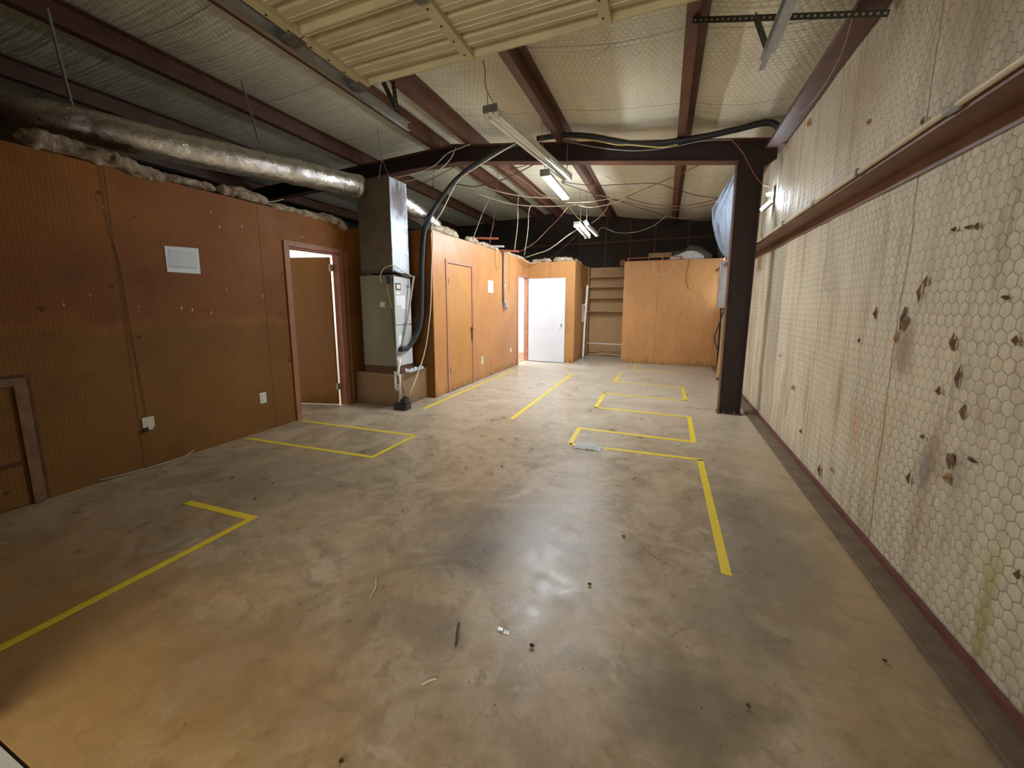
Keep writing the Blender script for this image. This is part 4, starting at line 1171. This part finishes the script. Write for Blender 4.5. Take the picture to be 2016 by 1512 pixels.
LF = [(458, 941, 'dark leaf scrap on the floor nearest the pegboard wall'), (502, 983, 'curled dark leaf on the floor right of the corner tape'), (672, 1503, 'dark scrap at the bottom edge of the view'), (1161, 1153, 'small dark leaf on the floor right of the big stain'), (1047, 1274, 'round dark crumb on the floor right of the metal clip'),
      (1741, 1304, 'dark round crumb on the floor near the right wall curb'), (1473, 1394, 'small dark scrap on the floor in the right foreground'), (988, 920, 'dark speck on the open floor beyond the big stain'), (1228, 1058, 'pair of dark specks on the floor left of the long tape end'), (537, 954, 'tiny dark leaf on the floor between the two left tapes')]
LP = [(-3.213, 1.935, 0.0), (-2.701, 1.762, 0.0), (-0.856, 0.739, 0.0), (-0.28, 1.781, 0.0), (-0.439, 1.34, 0.0), (0.88, 1.786, 0.0), (0.344, 1.388, 0.0), (-1.248, 2.932, 0.0), (-0.161, 2.264, 0.0), (-2.799, 1.973, 0.0)]
for (px, py, lab), (x, y, z) in zip(LF, LP):
    s_ = 0.011 if py < 1290 else 0.009
    m = MB().grid(lambda u, v: (x + s_ * (2 * u - 1) * math.sqrt(max(0.02, 1 - (2 * v - 1) ** 2)), y + s_ * 0.8 * (2 * v - 1), 0.002 + 0.006 * (abs(2 * u - 1) + 0.4 * noise.noise(Vector((x * 9, u * 5, v * 5)))) + 0.002), 5, 6)
    tag(m.build('leaf_scrap', 'wood_dk', solid=0.002), lab, 'leaf')
tag(MB().grid(lambda u, v: (-0.76 + 0.26 * u, 3.60 + 0.17 * v, 0.004 + 0.035 * abs(noise.noise(Vector((u * 5, v * 5, 2))))), 18, 12).build('plastic_scrap', 'plastic', smooth=True), 'crinkled clear plastic on the floor by the zigzag tape corner', 'plastic sheet')

# ------------------------------------------------------------------ tears in the wall blanket (parts of the right wall)
TEARS = [
 ((1.165, 2.646, 1.316), 0.10, 0.10, 'tear'), ((1.165, 2.686, 1.224), 0.035, 0.05, 'tear_o'), ((1.165, 2.246, 1.237), 0.035, 0.06, 'tear'), ((1.165, 2.18, 1.092), 0.012, 0.10, 'tear'),
 ((1.165, 2.121, 0.963), 0.012, 0.07, 'tear'), ((1.165, 2.15, 0.743), 0.04, 0.07, 'tear'), ((1.165, 2.153, 0.661), 0.035, 0.05, 'tear_o'), ((1.165, 2.287, 1.014), 0.02, 0.035, 'tear'),
 ((1.165, 2.402, 0.552), 0.015, 0.05, 'tear'), ((1.165, 3.267, 0.232), 0.04, 0.03, 'tear_o'), ((1.165, 3.486, 0.141), 0.04, 0.06, 'tear'), ((1.165, 4.317, 0.625), 0.05, 0.05, 'tear_o'),
 ((1.165, 3.351, 2.577), 0.035, 0.03, 'tear_o'), ((1.165, 2.714, 2.318), 0.015, 0.06, 'tear'), ((1.165, 4.653, 3.094), 0.07, 0.07, 'tear_o'), ((1.165, 2.35, 1.729), 0.02, 0.02, 'tear'),
 ((1.165, 2.265, 1.724), 0.03, 0.018, 'tear'), ((1.165, 2.211, 1.713), 0.016, 0.03, 'tear'), ((1.165, 2.01, 1.428), 0.05, 0.014, 'tear'), ((1.165, 1.929, 1.275), 0.02, 0.03, 'tear'),
 ((1.165, 2.536, 1.463), 0.012, 0.09, 'tear'), ((1.165, 2.499, 1.51), 0.012, 0.05, 'tear'), ((1.165, 2.348, 0.784), 0.02, 0.02, 'tear'), ((1.165, 1.751, 0.487), 0.025, 0.03, 'tear'),
 ((1.165, 4.824, 0.866), 0.10, 0.012, 'tear'), ((1.165, 3.099, 1.175), 0.02, 0.03, 'tear'), ((1.165, 2.937, 1.347), 0.012, 0.06, 'tear'), ((1.165, 2.032, 0.788), 0.05, 0.015, 'tear'), ((1.165, 3.973, 0.301), 0.03, 0.03, 'tear')]
for k, ((x, y, z), w, h, mt) in enumerate(TEARS):
    m = MB()
    n = 30
    c = m.bm.verts.new((XR - 0.024, y, z))
    ring = []
    for j in range(n):
        a = 2 * math.pi * j / n
        rr_ = 0.75 + 0.8 * noise.noise(Vector((math.cos(a) * 1.6 + k * 3, math.sin(a) * 1.6, k))) + 0.5 * noise.noise(Vector((math.cos(a) * 4 + k * 7, math.sin(a) * 4, k)))
        ring.append(m.bm.verts.new((XR - 0.008, y + math.cos(a) * w * 0.5 * rr_ + 0.35 * w * noise.noise(Vector((k, math.sin(a) * 2, 0))), z + math.sin(a) * h * 0.62 * rr_)))
    for j in range(n):
        m.bm.faces.new((c, ring[j], ring[(j + 1) % n]))
    part(m, 'tear', mt, wall_right)

# ------------------------------------------------------------------ cables
def cable(label, pts, r, mat, name='loose_cable', group='loose cables under the roof'):
    o = MB().tube(pts, r, 6, True, None, 8).build(name, mat, smooth=True)
    tag(o, label, 'cable', group)
    return o


cable('thick black taped cable bundle along the cross rafter into the right wall', [(-1.756, 5.4, 3.665), (-1.383, 5.42, 3.662), (-1.04, 5.42, 3.599), (-0.711, 5.42, 3.495), (-0.396, 5.42, 3.407), (-0.039, 5.42, 3.386), (0.354, 5.42, 3.392), (0.67, 5.42, 3.417), (1.02, 5.42, 3.432), (1.17, 5.40, 3.20)], 0.034, 'black', 'cable_bundle')
cable('yellow cable sagging below the thick black bundle on the rafter', [(-1.369, 5.37, 3.603), (-0.996, 5.37, 3.524), (-0.671, 5.37, 3.422), (-0.515, 5.37, 3.4), (-0.151, 5.37, 3.32), (0.049, 5.37, 3.326)], 0.008, 'wire_y')
cable('thin pale wire drooping across the face of the cross rafter', [(-1.357, 5.38, 3.567), (-0.897, 5.38, 3.421), (-0.451, 5.38, 3.323), (-0.035, 5.38, 3.307), (0.327, 5.38, 3.33), (0.621, 5.38, 3.299)], 0.005, 'wire_g')
cable('red-brown cord from the rafter end down to the small glaring lamp', [(0.63, 5.46, 3.327), (0.756, 5.46, 3.169), (0.875, 5.45, 2.939), (0.986, 5.5, 2.805), (1.12, 5.78, 2.84)], 0.006, 'wire_r')
cable('thin wire running up the eave beam above the bundle hole', [(1.1, 4.922, 3.251), (1.08, 4.231, 3.11), (1.02, 3.517, 3.056), (0.99, 3.232, 3.168)], 0.003, 'wire_g')
cable('cream cable following the black hoses from the rafter down to the pump', [(-2.017, 5.36, 3.642), (-2.278, 5.34, 3.537), (-2.621, 5.3, 3.377), (-2.882, 5.24, 3.223), (-2.973, 5.14, 3.009), (-3.066, 5.0, 2.704), (-3.174, 4.92, 2.521), (-3.13, 4.87, 2.35), (-3.16, 4.86, 1.9), (-3.19, 4.84, 1.3), (-3.22, 4.70, 0.7), (-3.2, 4.3, 0.18)], 0.008, 'wire_w')
cable('pale cable from the plenum top up over the rafter, upper of two', [(-4.02, 5.2, 3.354), (-3.713, 5.3, 3.408), (-3.435, 5.4, 3.508), (-3.191, 5.42, 3.666), (-2.988, 5.45, 3.728), (-2.816, 5.45, 3.761)], 0.007, 'wire_w')
cable('pale cable from the plenum top up over the rafter, lower of two', [(-3.834, 5.2, 3.274), (-3.577, 5.3, 3.333), (-3.353, 5.38, 3.419), (-3.149, 5.42, 3.574), (-3.049, 5.45, 3.751)], 0.007, 'wire_w')
cable('dark wire crossing behind the hoses toward the rafter', [(-4.551, 6.4, 3.579), (-4.1, 6.4, 3.691), (-3.51, 6.3, 3.824)], 0.006, 'wire_b')
cable('dark cable drooping from the hose bend to the lit strip light', [(-3.08, 5.24, 3.131), (-2.959, 5.3, 3.17), (-2.716, 5.4, 3.142), (-2.348, 5.5, 3.216), (-2.02, 5.58, 3.342), (-1.756, 5.62, 3.467)], 0.008, 'wire_b')
cable('long pale cable swagging from the hoses below the lit strip light, upper one', [(-3.023, 6.3, 3.426), (-2.691, 6.3, 3.292), (-2.27, 6.4, 3.202), (-1.9, 6.5, 3.167), (-1.621, 6.6, 3.156)], 0.008, 'wire_w')
cable('long pale cable swagging from the hoses below the lit strip light, lower one', [(-3.269, 6.3, 3.376), (-2.926, 6.4, 3.241), (-2.538, 6.5, 3.127), (-2.109, 6.6, 3.078), (-1.644, 6.7, 3.068), (-1.361, 6.8, 3.09)], 0.008, 'wire_w')
cable('tan cable curving down past the ridge purlin to the cable crossing', [(-2.914, 6.6, 3.845), (-2.577, 6.6, 3.653), (-2.33, 6.7, 3.494), (-2.128, 6.8, 3.321), (-1.851, 6.8, 3.235)], 0.008, 'wire_w')
cable('thin tan cable just left of the curving one by the ridge purlin', [(-3.104, 6.8, 3.957), (-2.704, 6.8, 3.649), (-2.606, 6.8, 3.551), (-2.35, 6.9, 3.369), (-1.97, 6.9, 3.271)], 0.006, 'wire_br')
cable('red-brown cable dropping vertically to the reddish boards', [(-3.029, 7.0, 3.958), (-3.051, 7.0, 3.672), (-3.085, 7.0, 3.356), (-3.118, 6.95, 2.933), (-3.172, 6.9, 2.601), (-3.15, 6.9, 2.50)], 0.006, 'wire_r')
cable('tan cable dropping straight to the partition top, left of a pair', [(-2.735, 7.3, 3.498), (-2.755, 7.3, 3.256), (-2.773, 7.35, 2.982), (-2.895, 7.5, 2.504)], 0.007, 'wire_w')
cable('tan cable dropping with a kink to the partition top, right of a pair', [(-2.499, 7.4, 3.331), (-2.56, 7.4, 3.204), (-2.614, 7.5, 2.853), (-2.794, 7.8, 2.434)], 0.007, 'wire_w')
cable('tan cable slanting from the lit strip light to the partition corner', [(-1.844, 7.6, 3.262), (-2.038, 7.7, 3.09), (-2.293, 7.8, 2.912), (-2.606, 7.9, 2.685), (-2.964, 7.95, 2.523)], 0.008, 'wire_br')
cable('pale cable from the tilted fixture down to the partition top', [(-1.621, 7.9, 2.932), (-1.898, 8.0, 2.82), (-2.36, 8.2, 2.588), (-2.7, 8.3, 2.509), (-2.984, 8.4, 2.457)], 0.009, 'wire_w')
cable('dark wire from the tilted fixture down behind the white door wall', [(-1.732, 8.3, 2.92), (-2.059, 8.6, 2.733), (-2.456, 9.1, 2.593), (-2.632, 9.2, 2.518)], 0.006, 'wire_b')
cable('pale cable drooping over the corner above the white doorway', [(-3.137, 8.35, 2.502), (-3.007, 8.5, 2.39), (-2.949, 8.8, 2.371), (-2.83, 9.1, 2.432)], 0.008, 'wire_w')
cable('thin grey wire slanting to the grey lump on the long partition', [(-2.972, 6.5, 3.287), (-3.025, 6.4, 3.097), (-3.109, 6.3, 2.81), (-3.161, 6.2, 2.557)], 0.006, 'wire_g')
cable('dark wire hanging vertically left of the hose bend', [(-3.523, 5.6, 3.658), (-3.548, 5.62, 3.56), (-3.586, 5.64, 3.393), (-3.615, 5.64, 3.082)], 0.005, 'wire_b')
cable('white cable end hanging in front of the far roof bay', [(-1.425, 7.6, 3.966), (-1.206, 7.6, 3.798), (-0.953, 7.6, 3.628), (-0.745, 7.6, 3.552), (-0.568, 7.6, 3.516)], 0.008, 'paper')
cable('dark brown cable straight from the rafter down to the cable crossing', [(0.44, 6.6, 3.463), (0.052, 6.9, 3.413), (-0.266, 7.1, 3.365), (-0.733, 7.3, 3.267)], 0.008, 'wire_br')
cable('cream cable from the crossing across below the lit strip light, upper one', [(-0.36, 7.1, 3.343), (-0.725, 7.2, 3.283), (-0.997, 7.2, 3.242), (-1.351, 7.2, 3.224), (-1.746, 7.0, 3.197)], 0.009, 'wire_w')
cable('cream cable from the crossing sagging below the lit strip light, lower one', [(-0.717, 7.3, 3.291), (-0.817, 7.3, 3.215), (-1.096, 7.3, 3.164), (-1.367, 7.3, 3.153), (-1.645, 7.2, 3.216)], 0.009, 'wire_w')
cable('brown cable swagging right to the plastic sheet, topmost', [(-0.753, 7.5, 3.309), (-0.424, 7.6, 3.207), (0.003, 7.7, 3.139), (0.418, 7.8, 3.159), (0.868, 7.9, 3.26)], 0.008, 'wire_br')
cable('brown cable swagging right to the plastic sheet, lowest', [(-1.273, 7.8, 3.479), (-0.809, 7.9, 3.339), (-0.306, 8.0, 3.207), (0.268, 8.1, 3.152), (0.905, 8.2, 3.26)], 0.008, 'wire_br')
cable('dark cable crossing the far roof bay level below the rafter', [(-1.904, 7.3, 3.648), (-1.351, 7.4, 3.554), (-0.823, 7.5, 3.542), (-0.285, 7.6, 3.529), (0.071, 7.7, 3.416), (0.491, 7.8, 3.288), (0.869, 7.9, 3.243)], 0.006, 'wire_b')
cable('long dark cable slanting down right across the far roof bay', [(-2.04, 7.9, 3.812), (-1.423, 8.1, 3.588), (-0.75, 8.3, 3.37), (-0.082, 8.6, 3.165)], 0.007, 'wire_b')
cable('dark cable swagging low at the right before the back wall', [(-0.082, 8.6, 3.165), (0.252, 8.7, 3.11), (0.667, 8.8, 3.165), (0.977, 8.8, 3.32)], 0.007, 'wire_br')
cable('grey cable swagging low in front of the dark back wall', [(-0.082, 8.7, 3.175), (-0.319, 8.8, 3.022), (-0.668, 8.8, 2.923), (-1.034, 8.8, 2.937), (-1.319, 8.6, 3.026), (-1.36, 8.22, 2.84)], 0.006, 'wire_g')
cable('cream cable down to the top of the tilted fixture', [(-1.712, 6.9, 3.162), (-1.573, 6.9, 3.005), (-1.501, 6.95, 2.916), (-1.429, 7.0, 2.852)], 0.008, 'wire_w')
cable('twisted white cord holding up the tilted fixture', [(-1.469, 7.0, 3.374), (-1.482, 7.0, 3.164), (-1.46, 7.0, 2.991), (-1.465, 7.0, 2.855)], 0.007, 'wire_w')
cable('tan cable curving up right from the lit rear light', [(-1.341, 7.4, 2.886), (-1.196, 7.4, 2.982), (-1.105, 7.5, 3.121), (-1.05, 7.6, 3.282)], 0.007, 'wire_w')
cable('dark wire from the tilted fixture up toward the crossing', [(-1.42, 7.6, 3.114), (-1.233, 7.6, 3.19), (-0.913, 7.6, 3.269)], 0.005, 'wire_b')
cable('thin steel wire holding up the lit rear light', [(-1.402, 7.2, 3.419), (-1.387, 7.2, 2.869)], 0.004, 'wire_s')
cable('thin steel wire holding the lit strip light near its end cap', [(-1.479, 4.75, 3.823), (-1.472, 4.72, 3.433), (-1.42, 4.70, 2.99)], 0.004, 'wire_s')
cable('curly dark wire hanging from the purlin to the cable bundle', [(-1.647, 5.2, 4.039), (-1.682, 5.25, 3.9), (-1.597, 5.3, 3.75), (-1.562, 5.38, 3.635)], 0.004, 'wire_b')
cable('steel rod holding the far end of the long strip light', [(-1.31, 5.48, 3.62), (-1.31, 5.34, 3.5), (-1.31, 5.32, 3.13)], 0.005, 'wire_s')
cable('dark wire looping between the strip light and the rafter bottom', [(-2.267, 5.7, 3.43), (-1.988, 5.6, 3.414), (-1.839, 5.5, 3.486)], 0.005, 'wire_b')
cable('cream wire bundle curling from the plenum base round the air handler', [(-3.55, 4.25, 1.70), (-3.56, 4.24, 1.78), (-3.48, 4.23, 1.88), (-3.36, 4.27, 1.91), (-3.33, 4.45, 1.84), (-3.34, 4.64, 1.80)], 0.008, 'wire_w')
cable('dark wire bundle tied across the plenum base', [(-3.37, 4.28, 1.84), (-3.345, 4.38, 1.82), (-3.345, 4.5, 1.80), (-3.34, 4.66, 1.79)], 0.012, 'wire_b')
cable('thin brown loop of wire hanging on the partition beside the black conduit', [(-3.15, 7.1, 2.50), (-3.15, 7.12, 2.2), (-3.15, 7.2, 2.08), (-3.15, 7.3, 2.2), (-3.15, 7.32, 2.50)], 0.004, 'wire_br')
cable('thin red wire hanging down the partition left of the white doorway', [(-3.15, 7.85, 2.48), (-3.15, 7.85, 2.0), (-3.15, 7.84, 1.68)], 0.004, 'wire_r')
cable('pale wire loop hanging on the face of the rear closet', [(-0.3, 9.665, 2.42), (-0.28, 9.665, 2.2), (-0.12, 9.665, 2.08), (0.08, 9.665, 2.15), (0.16, 9.665, 2.40)], 0.005, 'wire_w')
cable('dark wire hanging on the face of the rear closet', [(0.46, 9.665, 2.42), (0.42, 9.665, 2.1), (0.42, 9.665, 1.9), (0.50, 9.665, 1.74)], 0.006, 'wire_br')
cable('cream wire curling over the pegboard wall under the duct', [(-4.25, 2.75, 2.52), (-4.2, 2.95, 2.50), (-4.16, 3.2, 2.54), (-4.2, 3.4, 2.62)], 0.006, 'wire_w')
cn = thing('hanging_chain', 'thin rusty wire and chain holding the near end of the long strip light', 'chain', (-1.42, 3.15, 3.0))
part(MB().tube([(-1.523, 3.2, 3.428), (-1.501, 3.2, 3.338), (-1.502, 3.2, 3.241), (-1.465, 3.17, 3.153)], 0.004, 6), 'wire', 'wire_r', cn)
part(MB().tube([(-1.465, 3.17, 3.153), (-1.45, 3.12, 2.99)], 0.003, 6).tube([(-1.465, 3.17, 3.153), (-1.37, 3.16, 2.99)], 0.003, 6), 'hook', 'wire_b', cn)

for o in bpy.data.objects:
    if '_w' in o:
        del o['_w']
